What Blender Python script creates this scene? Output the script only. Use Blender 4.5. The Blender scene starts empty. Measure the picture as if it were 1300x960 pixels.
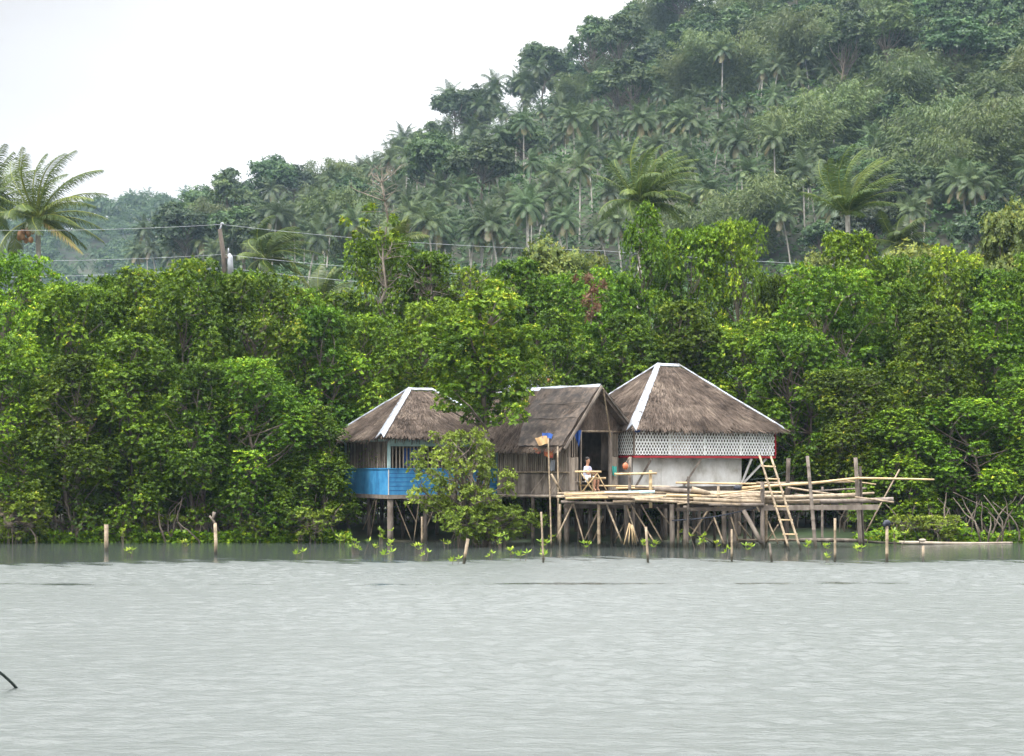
import bpy, math, random
import numpy as np
from mathutils import Vector, Matrix

R = math.radians
rnd = random.Random(7)
rng = np.random.default_rng(11)
scene = bpy.context.scene
COL = scene.collection

F = 2160.0      # focal length in photo pixels
CAMH = 2.6      # eye height above the water
HZ = 596.0      # photo row of the horizon


def P(px, py, Y):
    """Point at distance Y that shows at photo pixel (px, py)."""
    return Vector(((px - 650.0) * Y / F, Y, CAMH + (HZ - py) * Y / F))


# ------------------------------------------------------------------ materials
def new_mat(name):
    m = bpy.data.materials.new(name)
    m.use_nodes = True
    nt = m.node_tree
    nt.nodes.clear()
    return m, nt, nt.nodes, nt.links


def ramp(N, cols, poss=None):
    r = N.new('ShaderNodeValToRGB')
    e = r.color_ramp.elements
    n = len(cols)
    poss = poss or [i / (n - 1) for i in range(n)]
    e[0].position = poss[0]; e[0].color = (*cols[0], 1)
    e[1].position = poss[-1]; e[1].color = (*cols[-1], 1)
    for i in range(1, n - 1):
        x = e.new(poss[i]); x.color = (*cols[i], 1)
    return r


def noise(N, L, scale, detail=4, rough=0.55, stretch=None, coord='Object'):
    tc = N.new('ShaderNodeTexCoord')
    n = N.new('ShaderNodeTexNoise')
    n.inputs['Scale'].default_value = scale
    n.inputs['Detail'].default_value = detail
    n.inputs['Roughness'].default_value = rough
    if stretch:
        mp = N.new('ShaderNodeMapping')
        mp.inputs['Scale'].default_value = stretch
        L.new(tc.outputs[coord], mp.inputs[0]); L.new(mp.outputs[0], n.inputs['Vector'])
    else:
        L.new(tc.outputs[coord], n.inputs['Vector'])
    return n


def mat_surface(name, cols, scale=3.0, stretch=None, rough=0.8, bump=0.3, bscale=None, island=0.0, metal=0.0, spec=0.3, tide=False):
    """Rough natural surface: noise between colours, a per-piece tone and bump."""
    m, nt, N, L = new_mat(name)
    out = N.new('ShaderNodeOutputMaterial'); b = N.new('ShaderNodeBsdfPrincipled')
    n = noise(N, L, scale, 5, 0.62, stretch)
    r = ramp(N, cols, [0.3 + 0.4 * i / (len(cols) - 1) for i in range(len(cols))])
    L.new(n.outputs['Fac'], r.inputs[0])
    col = r.outputs[0]
    if island:
        g = N.new('ShaderNodeNewGeometry')
        hs = N.new('ShaderNodeHueSaturation')
        mr = N.new('ShaderNodeMapRange')
        mr.inputs['To Min'].default_value = 1 - island; mr.inputs['To Max'].default_value = 1 + island
        L.new(g.outputs['Random Per Island'], mr.inputs[0])
        L.new(mr.outputs[0], hs.inputs['Value']); L.new(col, hs.inputs['Color'])
        col = hs.outputs[0]
    if tide:    # dark weed and wet stain up to a ragged line above the water
        ge = N.new('ShaderNodeNewGeometry'); se = N.new('ShaderNodeSeparateXYZ'); L.new(ge.outputs['Position'], se.inputs[0])
        tn = noise(N, L, 5, 4, .6)
        ma = N.new('ShaderNodeMath'); ma.operation = 'MULTIPLY_ADD'; ma.inputs[1].default_value = -.35
        L.new(tn.outputs['Fac'], ma.inputs[0]); L.new(se.outputs['Z'], ma.inputs[2])
        mr = N.new('ShaderNodeMapRange'); mr.inputs['From Min'].default_value = -.06; mr.inputs['From Max'].default_value = .10
        L.new(ma.outputs[0], mr.inputs[0])
        mi = N.new('ShaderNodeMix'); mi.data_type = 'RGBA'; mi.inputs[6].default_value = (.028, .026, .016, 1)
        L.new(mr.outputs[0], mi.inputs[0]); L.new(col, mi.inputs[7]); col = mi.outputs[2]
    L.new(col, b.inputs['Base Color'])
    b.inputs['Roughness'].default_value = rough
    b.inputs['Metallic'].default_value = metal
    b.inputs['Specular IOR Level'].default_value = spec
    if bump:
        n2 = noise(N, L, bscale or scale * 4, 4, 0.6, stretch)
        bp = N.new('ShaderNodeBump'); bp.inputs['Strength'].default_value = bump
        bp.inputs['Distance'].default_value = 0.03
        L.new(n2.outputs['Fac'], bp.inputs['Height']); L.new(bp.outputs[0], b.inputs['Normal'])
    L.new(b.outputs[0], out.inputs[0])
    return m


def mat_leaf(name, cols, poss=None, trans=0.25, rough=0.5, objvar=0.12, spec=0.14):
    """Leaves: colour from the per-leaf 'tint' attribute, tone per tree, some light through the blade."""
    m, nt, N, L = new_mat(name)
    out = N.new('ShaderNodeOutputMaterial'); b = N.new('ShaderNodeBsdfDiffuse')
    at = N.new('ShaderNodeAttribute'); at.attribute_name = 'tint'
    r = ramp(N, cols, poss)
    L.new(at.outputs['Fac'], r.inputs[0])
    oi = N.new('ShaderNodeObjectInfo')
    hs = N.new('ShaderNodeHueSaturation')
    mr = N.new('ShaderNodeMapRange')
    mr.inputs['To Min'].default_value = 1 - objvar * 1.6; mr.inputs['To Max'].default_value = 1 + objvar * 1.6
    L.new(oi.outputs['Random'], mr.inputs[0]); L.new(mr.outputs[0], hs.inputs['Value'])
    mu = N.new('ShaderNodeMath'); mu.operation = 'MULTIPLY'; mu.inputs[1].default_value = 7.31
    fr = N.new('ShaderNodeMath'); fr.operation = 'FRACT'
    L.new(oi.outputs['Random'], mu.inputs[0]); L.new(mu.outputs[0], fr.inputs[0])
    mr2 = N.new('ShaderNodeMapRange')
    mr2.inputs['To Min'].default_value = 0.5 - objvar * 0.12; mr2.inputs['To Max'].default_value = 0.5 + objvar * 0.03
    L.new(fr.outputs[0], mr2.inputs[0]); L.new(mr2.outputs[0], hs.inputs['Hue'])
    L.new(r.outputs[0], hs.inputs['Color'])
    L.new(hs.outputs[0], b.inputs['Color'])
    t = N.new('ShaderNodeBsdfTranslucent')
    L.new(hs.outputs[0], t.inputs['Color'])
    mx = N.new('ShaderNodeMixShader'); mx.inputs[0].default_value = trans
    L.new(b.outputs[0], mx.inputs[1]); L.new(t.outputs[0], mx.inputs[2])
    gl = N.new('ShaderNodeBsdfGlossy'); gl.inputs['Roughness'].default_value = rough * .8
    m2 = N.new('ShaderNodeMixShader'); m2.inputs[0].default_value = spec * .11
    L.new(mx.outputs[0], m2.inputs[1]); L.new(gl.outputs[0], m2.inputs[2])
    L.new(m2.outputs[0], out.inputs[0])
    return m


M = {}
M['mangrove'] = mat_leaf('mangrove_leaf', [(.019, .045, .004), (.052, .112, .006), (.118, .215, .010), (.26, .36, .018), (.46, .42, .04)], [0, .35, .68, .93, 1], 0.25, .5, .20)
M['mangrove_pale'] = mat_leaf('mangrove_leaf_pale', [(.06, .10, .012), (.12, .18, .02), (.20, .28, .035), (.34, .40, .06)], [0, .35, .75, 1], 0.32)
M['seedling'] = mat_leaf('seedling_leaf', [(.09, .17, .02), (.18, .28, .03), (.34, .38, .045)], None, 0.35)
M['olive'] = mat_leaf('olive_leaf', [(.03, .05, .012), (.07, .10, .02), (.15, .18, .035), (.24, .22, .05)], None, 0.22)
M['hill_leaf'] = mat_leaf('hill_leaf', [(.008, .024, .008), (.020, .050, .013), (.041, .081, .020), (.073, .115, .027)], None, 0.2, 0.5, 0.32, 0.25)
M['bamboo_leaf'] = mat_leaf('bamboo_leaf', [(.031, .055, .014), (.062, .094, .024), (.105, .135, .038)], None, 0.28, 0.5, 0.22, 0.25)
M['palm_leaf'] = mat_leaf('palm_leaf', [(.016, .034, .005), (.044, .074, .010), (.15, .18, .03), (.26, .20, .07)], [0, .45, .85, 1], 0.22, 0.5, 0.10, 0.3)
M['hill_palm'] = mat_leaf('hill_palm_leaf', [(.016, .034, .013), (.038, .068, .021), (.088, .120, .038), (.14, .11, .05)], [0, .45, .88, 1], 0.2, 0.55, 0.22, 0.25)
M['undergrowth'] = mat_leaf('undergrowth_leaf', [(.015, .04, .01), (.035, .08, .018), (.07, .12, .03)], None, 0.2, 0.5, 0.0, 0.25)
M['dead_leaf'] = mat_leaf('dead_leaf', [(.07, .04, .02), (.14, .085, .045), (.22, .12, .065)], None, 0.15)
M['bark'] = mat_surface('bark', [(.04, .032, .024), (.10, .08, .062), (.18, .15, .12)], 5, (1, 1, .3), .9, .6)
M['bark_pale'] = mat_surface('pale_bark', [(.16, .145, .125), (.27, .25, .22), (.4, .38, .34)], 4, (1, 1, .4), .9, .4)
M['culm'] = mat_surface('bamboo_culm', [(.05, .065, .025), (.09, .10, .04)], 4, None, .7, .1)
M['twig'] = mat_surface('dry_twig', [(.11, .09, .07), (.20, .17, .14)], 4, None, .9, .2)
M['mud'] = mat_surface('mud', [(.03, .025, .018), (.07, .055, .035), (.05, .06, .025)], .7, None, .8, .6, 6)
M['thatch'] = mat_surface('thatch_strands', [(.040, .030, .024), (.092, .070, .056), (.17, .134, .106)], 1.1, None, .95, .5, 30, .45, 0, .1)
M['thatch_base'] = mat_surface('thatch_base', [(.05, .038, .03), (.12, .095, .078)], 14, (1, 1, .4), .95, .8, 40)
M['bamboo'] = mat_surface('weathered_bamboo', [(.085, .064, .042), (.21, .16, .105), (.33, .26, .18)], 3.5, (1.6, 1.6, 1.6), .6, .25, None, .28, 0, .35, True)
M['bamboo_fresh'] = mat_surface('fresh_bamboo', [(.22, .15, .07), (.37, .265, .14), (.46, .36, .21)], 3, None, .5, .15, None, .15, 0, .4, True)
M['driftwood'] = mat_surface('bleached_wood', [(.20, .165, .12), (.36, .31, .25)], 3, None, .8, .3)
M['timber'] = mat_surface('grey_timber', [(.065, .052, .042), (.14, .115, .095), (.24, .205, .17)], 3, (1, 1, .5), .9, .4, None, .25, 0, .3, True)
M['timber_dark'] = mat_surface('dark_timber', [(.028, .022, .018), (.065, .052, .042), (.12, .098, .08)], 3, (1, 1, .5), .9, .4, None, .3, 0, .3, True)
M['slat'] = mat_surface('split_bamboo_slats', [(.10, .078, .06), (.20, .165, .13), (.30, .255, .21)], 4, (1, 1, .35), .8, .3, None, .35)
M['white'] = mat_surface('worn_white_paint', [(.26, .24, .20), (.48, .46, .43), (.60, .59, .57)], 1.9, (1, 1, .7), .7, .15, 14, .06)
M['lattice'] = mat_surface('white_lattice_paint', [(.64, .64, .62), (.82, .82, .81)], 4, None, .6, .0, None, .1)
M['red'] = mat_surface('red_paint', [(.20, .012, .018), (.36, .022, .032)], 3, None, .6, .1)
M['blue'] = mat_surface('blue_boards', [(.022, .11, .24), (.035, .19, .38), (.07, .25, .43)], 2.2, (1, 1, .8), .6, .2, 12)
M['blue_cloth'] = mat_surface('blue_cloth', [(.008, .035, .14), (.015, .06, .24)], 4, None, .8, .3)
M['pale_green'] = mat_surface('pale_green_paint', [(.18, .30, .30), (.36, .46, .45)], 3, None, .7, .2)
M['teal'] = mat_surface('teal_cloth', [(.02, .22, .19), (.08, .40, .34)], 4, None, .8, .2)
M['tin'] = mat_surface('tin_sheet', [(.09, .08, .07), (.23, .25, .285), (.33, .365, .42)], 2.8, None, .45, .35, 7, .08, .25, .5)
M['tarp'] = mat_surface('dark_shade_net', [(.018, .015, .013), (.048, .037, .030), (.11, .082, .062)], 3.4, None, .85, .5, 9)
M['cloth_tan'] = mat_surface('tan_cloth', [(.28, .17, .08), (.42, .28, .14)], 4, None, .9, .3)
M['cloth_red'] = mat_surface('flowered_cloth', [(.40, .29, .06), (.36, .13, .04), (.30, .05, .035), (.20, .04, .03)], 11, None, .9, .2)
M['cloth_grey'] = mat_surface('grey_cloth', [(.22, .23, .25), (.36, .37, .40)], 4, None, .9, .2)
M['cyan'] = mat_surface('pale_blue_pipe', [(.30, .50, .52), (.48, .66, .68)], 4, None, .5, .1)
M['orange'] = mat_surface('orange_plastic', [(.30, .09, .04), (.40, .13, .06)], 4, None, .5, .1)
M['black'] = mat_surface('black_plastic', [(.01, .012, .02), (.025, .03, .045)], 4, None, .6, .1)
M['concrete'] = mat_surface('old_concrete', [(.13, .12, .105), (.24, .225, .20), (.33, .31, .28)], 3, None, .9, .4, 14)
M['skin'] = mat_surface('skin', [(.26, .13, .08), (.33, .175, .11)], 3, None, .55, .0)
M['hair'] = mat_surface('black_hair', [(.008, .006, .005), (.02, .015, .012)], 20, (1, 1, .2), .5, .3)
M['shirt'] = mat_surface('lavender_shirt', [(.20, .20, .34), (.46, .46, .56), (.30, .31, .46)], 12, None, .9, .2)
M['shorts'] = mat_surface('pale_shorts', [(.45, .44, .44), (.62, .62, .64)], 6, None, .9, .2)
M['eye'] = mat_surface('dark_eye', [(.01, .008, .006), (.02, .015, .01)], 3, None, .3, 0)
M['coconut'] = mat_surface('coconut_husk', [(.20, .10, .05), (.34, .19, .09)], 3, None, .7, .2)
M['wire'] = mat_surface('power_wire', [(.32, .34, .36), (.42, .44, .46)], 3, None, .6, 0)
M['terracotta'] = mat_surface('terracotta_sheet', [(.42, .15, .07), (.58, .26, .14)], 3, None, .8, .2)
M['rope'] = mat_surface('dark_rope', [(.012, .02, .018), (.03, .045, .04)], 30, None, .8, .4)


# ---------------------------------------------------------------- mesh building
class MB:
    """Collects shapes and links them as ONE mesh object."""
    def __init__(s):
        s.v = []; s.f = []; s.n = 0

    def add(s, verts, faces):
        s.v.append(np.asarray(verts, dtype=np.float64).reshape(-1, 3))
        n = s.n
        s.f.extend([tuple(i + n for i in f) for f in faces])
        s.n += len(s.v[-1])

    def box(s, x0, x1, y0, y1, z0, z1):
        v = [(x0, y0, z0), (x1, y0, z0), (x1, y1, z0), (x0, y1, z0), (x0, y0, z1), (x1, y0, z1), (x1, y1, z1), (x0, y1, z1)]
        s.add(v, [(0, 3, 2, 1), (4, 5, 6, 7), (0, 1, 5, 4), (1, 2, 6, 5), (2, 3, 7, 6), (3, 0, 4, 7)])

    def bar(s, a, b, w, t, up=(0, 0, 1)):
        """Rectangular bar from a to b: w across, t along 'up'."""
        a = Vector(a); b = Vector(b); d = (b - a).normalized(); up = Vector(up)
        x = d.cross(up)
        if x.length < 1e-4: x = d.cross(Vector((0, 1, 0)))
        x.normalize(); u = x.cross(d).normalized()
        vs = []
        for q in (a, b):
            for sx, su in ((-1, -1), (1, -1), (1, 1), (-1, 1)):
                vs.append(q + x * sx * w / 2 + u * su * t / 2)
        s.add(vs, [(0, 1, 2, 3), (7, 6, 5, 4), (0, 4, 5, 1), (1, 5, 6, 2), (2, 6, 7, 3), (3, 7, 4, 0)])

    def tube(s, pts, rad, k=8, cap=True):
        pts = [Vector(p) for p in pts]
        n = len(pts)
        if not hasattr(rad, '__len__'): rad = [rad] * n
        vs = []; fs = []
        prev = None
        for i, p in enumerate(pts):
            d = (pts[min(i + 1, n - 1)] - pts[max(i - 1, 0)]).normalized()
            ref = prev if prev is not None else (Vector((0, 0, 1)) if abs(d.z) < .9 else Vector((1, 0, 0)))
            x = (ref - d * ref.dot(d)).normalized(); prev = x; y = d.cross(x)
            for j in range(k):
                a = 2 * math.pi * j / k
                vs.append(p + (x * math.cos(a) + y * math.sin(a)) * rad[i])
        for i in range(n - 1):
            for j in range(k):
                fs.append((i * k + j, i * k + (j + 1) % k, (i + 1) * k + (j + 1) % k, (i + 1) * k + j))
        if cap:
            fs.append(tuple(range(k - 1, -1, -1))); fs.append(tuple((n - 1) * k + j for j in range(k)))
        s.add(vs, fs)

    def pole(s, a, b, r, wob=0.012, k=8, taper=.85, nodes=True):
        """Bamboo / round pole from a to b, slightly crooked, with knuckles."""
        a = Vector(a); b = Vector(b); ln = (b - a).length
        pts = []; rad = []
        step = .34
        n = max(2, int(ln / step))
        ph = rnd.uniform(0, 6); ph2 = rnd.uniform(0, 6)
        for i in range(n + 1):
            t = i / n
            p = a.lerp(b, t)
            am = wob * ln * math.sin(math.pi * t)
            p = p + Vector((math.sin(ph + t * 3) * am * .4, math.cos(ph2 + t * 2) * am * .6, math.sin(ph2 + t * 2.4) * am))
            rr = r * (1 - (1 - taper) * t)
            if nodes and 0 < i < n and r < .07:
                dd = (b - a).normalized() * .02
                pts += [p - dd, p, p + dd]; rad += [rr * .97, rr * 1.14, rr * .97]
            else:
                pts.append(p); rad.append(rr * rnd.uniform(.95, 1.05))
        s.tube(pts, rad, k)

    def blob(s, c, rx, ry, rz, n=8, m=6):
        vs = []; fs = []
        for i in range(m + 1):
            th = math.pi * i / m
            for j in range(n):
                a = 2 * math.pi * j / n
                vs.append((c[0] + rx * math.sin(th) * math.cos(a), c[1] + ry * math.sin(th) * math.sin(a), c[2] + rz * math.cos(th)))
        for i in range(m):
            for j in range(n):
                fs.append((i * n + j, (i + 1) * n + j, (i + 1) * n + (j + 1) % n, i * n + (j + 1) % n))
        s.add(vs, fs)

    def mesh(s, name, off=None):
        v = np.concatenate(s.v) if s.v else np.zeros((0, 3))
        if off is not None: v = v - np.array(off)
        me = bpy.data.meshes.new(name)
        me.from_pydata(v.tolist(), [], s.f)
        me.update()
        return me

    def build(s, name, mat, parent=None, smooth=False, **tags):
        """World-space shapes -> object. Without a parent the origin goes to the base of the shape."""
        if parent is not None:
            r = parent
            while r.parent: r = r.parent
            mi = Matrix.Translation(r.location) @ Matrix.Rotation(r.rotation_euler.z, 4, 'Z')
            if not getattr(s, 'local', False):
                inv = np.array(mi.inverted())
                v = np.concatenate(s.v)
                s.v = [v @ inv[:3, :3].T + inv[:3, 3]]
            me = s.mesh(name)
            o = bpy.data.objects.new(name, me); COL.objects.link(o); o.parent = parent
        else:
            v = np.concatenate(s.v)
            lo, hi = v.min(0), v.max(0)
            off = ((lo[0] + hi[0]) / 2, (lo[1] + hi[1]) / 2, lo[2])
            me = s.mesh(name, off)
            o = bpy.data.objects.new(name, me); COL.objects.link(o); o.location = off
        me.materials.append(mat)
        if smooth:
            me.polygons.foreach_set('use_smooth', [True] * len(me.polygons))
        for k, x in tags.items():
            if x: o[k] = x
        return o


class LMB(MB):
    """Same, with coordinates already local to the thing (huts)."""
    local = True


def quads_mesh(name, V, tint, mat, tris=None):
    """Fast quad-soup mesh: V (n,4,3)."""
    n = len(V)
    me = bpy.data.meshes.new(name)
    me.vertices.add(n * 4)
    me.vertices.foreach_set('co', V.reshape(-1).astype(np.float32))
    me.loops.add(n * 4)
    me.loops.foreach_set('vertex_index', np.arange(n * 4, dtype=np.int32))
    me.polygons.add(n)
    me.polygons.foreach_set('loop_start', np.arange(0, n * 4, 4, dtype=np.int32))
    me.update(calc_edges=True)
    if tint is not None:
        a = me.attributes.new('tint', 'FLOAT', 'FACE')
        a.data.foreach_set('value', np.clip(tint, 0, 1).astype(np.float32))
    me.materials.append(mat)
    return me


def link(name, me, parent=None):
    o = bpy.data.objects.new(name, me); COL.objects.link(o)
    if parent is not None: o.parent = parent
    return o


def empty(name, loc, rz=0.0, label=None, cat=None, group=None):
    o = bpy.data.objects.new(name, None); COL.objects.link(o)
    o.location = loc; o.rotation_euler = (0, 0, rz); o.empty_display_size = .2
    if label: o['label'] = label
    if cat: o['category'] = cat
    if group: o['group'] = group
    return o


def copy_tree(o, parent=None):
    c = o.copy(); COL.objects.link(c); c.parent = parent
    for ch in [x for x in o.children]:
        copy_tree(ch, c)
    return c


def T(label, cat, group=None):
    return dict(label=label, category=cat, group=group)


# ------------------------------------------------------------------- foliage
def unit(a):
    return a / np.maximum(np.linalg.norm(a, axis=-1, keepdims=True), 1e-9)


def leaf_quads(base, d, nrm, ln, wd):
    side = unit(np.cross(d, nrm))
    ln = ln[:, None]; wd = wd[:, None]
    mid = base + d * ln * .52
    return np.stack([base, mid + side * wd / 2, base + d * ln, mid - side * wd / 2], 1)


def rosettes(c, ax, k, ln, wd, g, lift=.35):
    """k leaves fanned round axis ax at each centre c."""
    n = len(c)
    ref = unit(g.normal(size=(n, 3)))
    u = unit(np.cross(ax, ref)); v = np.cross(ax, u)
    out = []; idx = []
    ph0 = g.uniform(0, 6.28, n)
    for i in range(k):
        ph = ph0 + i * 6.28 / k + g.normal(0, .25, n)
        l = g.normal(lift, .3, n)[:, None]
        d = unit(u * np.cos(ph)[:, None] + v * np.sin(ph)[:, None] + ax * l)
        nn = unit(ax - d * np.sum(ax * d, 1, keepdims=True) + g.normal(0, .15, (n, 3)))
        s = g.uniform(.7, 1.2, n)
        out.append(leaf_quads(c, d, nn, ln * s, wd * s)); idx.append(np.arange(n))
    return np.concatenate(out), np.concatenate(idx)


def lump_leaves(centers, radii, dens, k, ln, wd, g, zsq=1.0, up=.55, lift=.35, zcut=-.55, tipbright=.2):
    """Rosettes on the shells of many lumps. dens = rosettes per m2 of shell."""
    C = []; A = []; Tn = []
    for c, r in zip(centers, radii):
        n = max(6, int(dens * 4 * math.pi * r * r * .75))
        d = unit(g.normal(size=(n, 3)))
        d[:, 2] = np.where(d[:, 2] < zcut, -d[:, 2], d[:, 2])
        # uneven outline: radius varies over the lump
        w = 1 + .22 * np.sin(d[:, 0] * 5 + c[0] * 7) * np.sin(d[:, 1] * 5 + c[1] * 5) + .15 * np.sin(d[:, 2] * 8 + c[2] * 3)
        rr = r * w * (1 - np.abs(g.normal(0, .2, n)))
        p = np.array(c) + d * rr[:, None] * np.array([1, 1, zsq])
        C.append(p)
        A.append(unit(d + np.array([0, 0, up]) + g.normal(0, .22, (n, 3))))
        lt = np.clip(g.normal(.37, .10), .15, .56)
        # upward rosettes tinted lighter: lit lump tops put into colour, plus fresh growth
        Tn.append(lt + g.normal(0, .11, n) + .26 * g.random(n) * np.clip(d[:, 2], 0, 1))
    C = np.concatenate(C); A = np.concatenate(A); Tn = np.concatenate(Tn)
    q, idx = rosettes(C, A, k, ln, wd, g, lift)
    tint = Tn[idx] + g.normal(0, .09, len(idx)) + tipbright * (g.random(len(idx)) < .10)
    return q, tint


def limb(mb, a, b, r0, r1, g, bend=.15, k=5, n=5):
    a = np.array(a, float); b = np.array(b, float); ln = np.linalg.norm(b - a)
    off = g.normal(0, bend * ln, 3); off[2] = abs(off[2]) * .3
    pts = []; rad = []
    for i in range(n + 1):
        t = i / n
        p = a + (b - a) * t + off * math.sin(math.pi * t) + g.normal(0, .012 * ln, 3) * (0 < i < n)
        pts.append(p); rad.append(r0 + (r1 - r0) * t)
    mb.tube(pts, rad, k)
    return pts


def make_mangrove(seed, H, Rr, lumps, low=.6, dens=33, trunks=3, mat='mangrove', lr=(.50, .98), ln=.118, wd=.062, prof=0):
    """One mangrove: several crooked stems on prop roots, a lumpy crown that reaches low."""
    g = np.random.default_rng(seed)
    cs = []; rs = []
    tries = 0
    while len(cs) < lumps and tries < 4000:
        tries += 1
        z = low + (H - low) * g.random() ** .9
        t = (z - low) / (H - low)
        if prof == 0:   env = Rr * (math.sin(math.pi * min(1, .22 + .80 * t)) ** .55)
        elif prof == 1: env = Rr * (1.0 - .75 * t ** 1.6)
        else:           env = Rr * (.35 + .65 * math.sin(math.pi * t * .93 + .1))
        a = g.uniform(0, 6.283)
        rad = env * g.uniform(.55, 1.0)
        wob = 1 + .28 * math.sin(a * 3 + seed + z * 1.3)
        c = np.array([rad * wob * math.cos(a), rad * wob * math.sin(a), z])
        r = g.uniform(*lr) * (1 - .25 * t)
        if all(np.linalg.norm(c - o) > .70 * (r + q) for o, q in zip(cs, rs)) or g.random() < .06:
            c[2] = min(c[2], H - r)
            cs.append(c); rs.append(r)
    q, t = lump_leaves(cs, rs, dens, 7, ln, wd, g, 1.22, 1.15, .6, -.35)
    crown = quads_mesh('crown', q, t, M[mat])
    mb = MB()
    tops = []
    for i in range(trunks):
        a = g.uniform(0, 6.28); b0 = np.array([math.cos(a), math.sin(a), 0]) * g.uniform(.15, .5) + [0, 0, .5]
        tp = np.array([math.cos(a), math.sin(a), 0]) * g.uniform(.3, Rr * .45) + [0, 0, H * g.uniform(.62, .82)]
        pts = limb(mb, b0, tp, g.uniform(.07, .11), .03, g, .07, 7, 8)
        tops.append(pts)
        ks = min(1, .35 + H / 12)
        for j in range(4):      # prop roots
            aa = g.uniform(0, 6.28); rr = g.uniform(.3, .9) * ks; h0 = g.uniform(.5, 1.1) * ks
            s0 = b0 + (np.array(pts[2]) - b0) * min(1, h0 / 2)
            e = b0 + [math.cos(aa) * rr, math.sin(aa) * rr, -1.3]
            m_ = (s0 + e) / 2 + [math.cos(aa) * rr * .4, math.sin(aa) * rr * .4, .35]
            mb.tube([s0, s0 * .4 + m_ * .6, m_, e * .6 + m_ * .4 + [math.cos(aa) * .08, math.sin(aa) * .08, 0], e], [.032 * ks, .03 * ks, .027 * ks, .024 * ks, .02 * ks], 5)
    for c, r in zip(cs, rs):
        pts = tops[int(g.integers(len(tops)))]
        zz = max(.6, c[2] - g.uniform(.5, 1.8))
        p = min(pts, key=lambda s_: abs(s_[2] - zz))
        limb(mb, p, c, .035, .010, g, .12, 4, 4)
        for j in range(3):
            e = c + unit(g.normal(size=3) + [0, 0, .4]) * r * .85
            mb.tube([c - [0, 0, .1], (c + e) / 2 + g.normal(0, .04, 3), e], [.012, .009, .005], 3, False)
    tm = mb.mesh('trunk'); tm.materials.append(M['bark'])
    return crown, tm


def make_broadleaf(seed, H, Rr, n, lr, leaf, dens, mat='hill_leaf', flat=.75, trunk_r=.22):
    """Spreading tree seen from afar."""
    g = np.random.default_rng(seed)
    cs = []; rs = []
    for i in range(n):
        a = g.uniform(0, 6.283); t = g.random()
        rad = Rr * math.sqrt(g.random()) * .85
        hz = H * (.42 + .53 * math.sqrt(max(0, 1 - (rad / Rr) ** 2)) * g.uniform(.55, 1))
        cs.append(np.array([rad * math.cos(a), rad * math.sin(a), hz])); rs.append(g.uniform(*lr))
    q, t = lump_leaves(cs, rs, dens, 5, leaf, leaf * .55, g, flat, .6, .3, -.35, .15)
    crown = quads_mesh('crown', q, t, M[mat])
    mb = MB()
    top = np.array([g.normal(0, .4), g.normal(0, .4), H * .55])
    limb(mb, (0, 0, -1.5), top, trunk_r, trunk_r * .6, g, .05, 7, 6)
    for c in cs:
        limb(mb, top * g.uniform(.7, 1), c, trunk_r * .4, .03, g, .12, 4, 4)
    tm = mb.mesh('trunk'); tm.materials.append(M['bark'])
    return crown, tm


def make_bamboo(seed, H, n=46, leaves=330):
    """Clump of arching bamboo with feathery drooping sprays."""
    g = np.random.default_rng(seed)
    mb = MB(); Q = []; TT = []
    for i in range(n):
        a = g.uniform(0, 6.283); h = H * g.uniform(.6, 1.0); reach = g.uniform(.4, 4.6) * H / 12
        b = np.array([math.cos(a), math.sin(a), 0]) * g.uniform(.1, .9)
        dirn = np.array([math.cos(a + g.normal(0, .4)), math.sin(a + g.normal(0, .4)), 0])
        pts = []
        for k in range(9):
            t = k / 8
            p = b + dirn * reach * t ** 2.2 + np.array([0, 0, h * (t - .22 * max(0, t - .55) ** 1.5 * 2.2)])
            pts.append(p)
        mb.tube(pts, [.05, .05, .045, .04, .035, .03, .02, .015, .01], 4, False)
        P_ = np.array(pts)
        tt = .12 + .88 * g.random(leaves) ** .7
        seg = np.minimum((tt * 8).astype(int), 7); fr = (tt * 8 - seg)[:, None]
        pos = P_[seg] * (1 - fr) + P_[seg + 1] * fr
        spread = (.75 * np.sin(np.pi * np.clip(tt, 0, 1)) + .25)
        off = g.normal(size=(leaves, 3)) * spread[:, None] * np.array([.85, .85, .6])
        off[:, 2] -= .2
        pos = pos + off
        d = unit(off * .6 + dirn * .4 + np.array([0, 0, -.55]) + g.normal(0, .3, (leaves, 3)))
        nr = unit(np.cross(d, g.normal(size=(leaves, 3))) + np.array([0, 0, .8]))
        Q.append(leaf_quads(pos, d, nr, g.uniform(.35, .7, leaves), g.uniform(.10, .17, leaves)))
        TT.append(g.normal(.5, .12) + g.normal(0, .15, leaves))
    crown = quads_mesh('crown', np.concatenate(Q), np.concatenate(TT), M['bamboo_leaf'])
    tm = mb.mesh('stem'); tm.materials.append(M['culm'])
    return crown, tm


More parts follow.
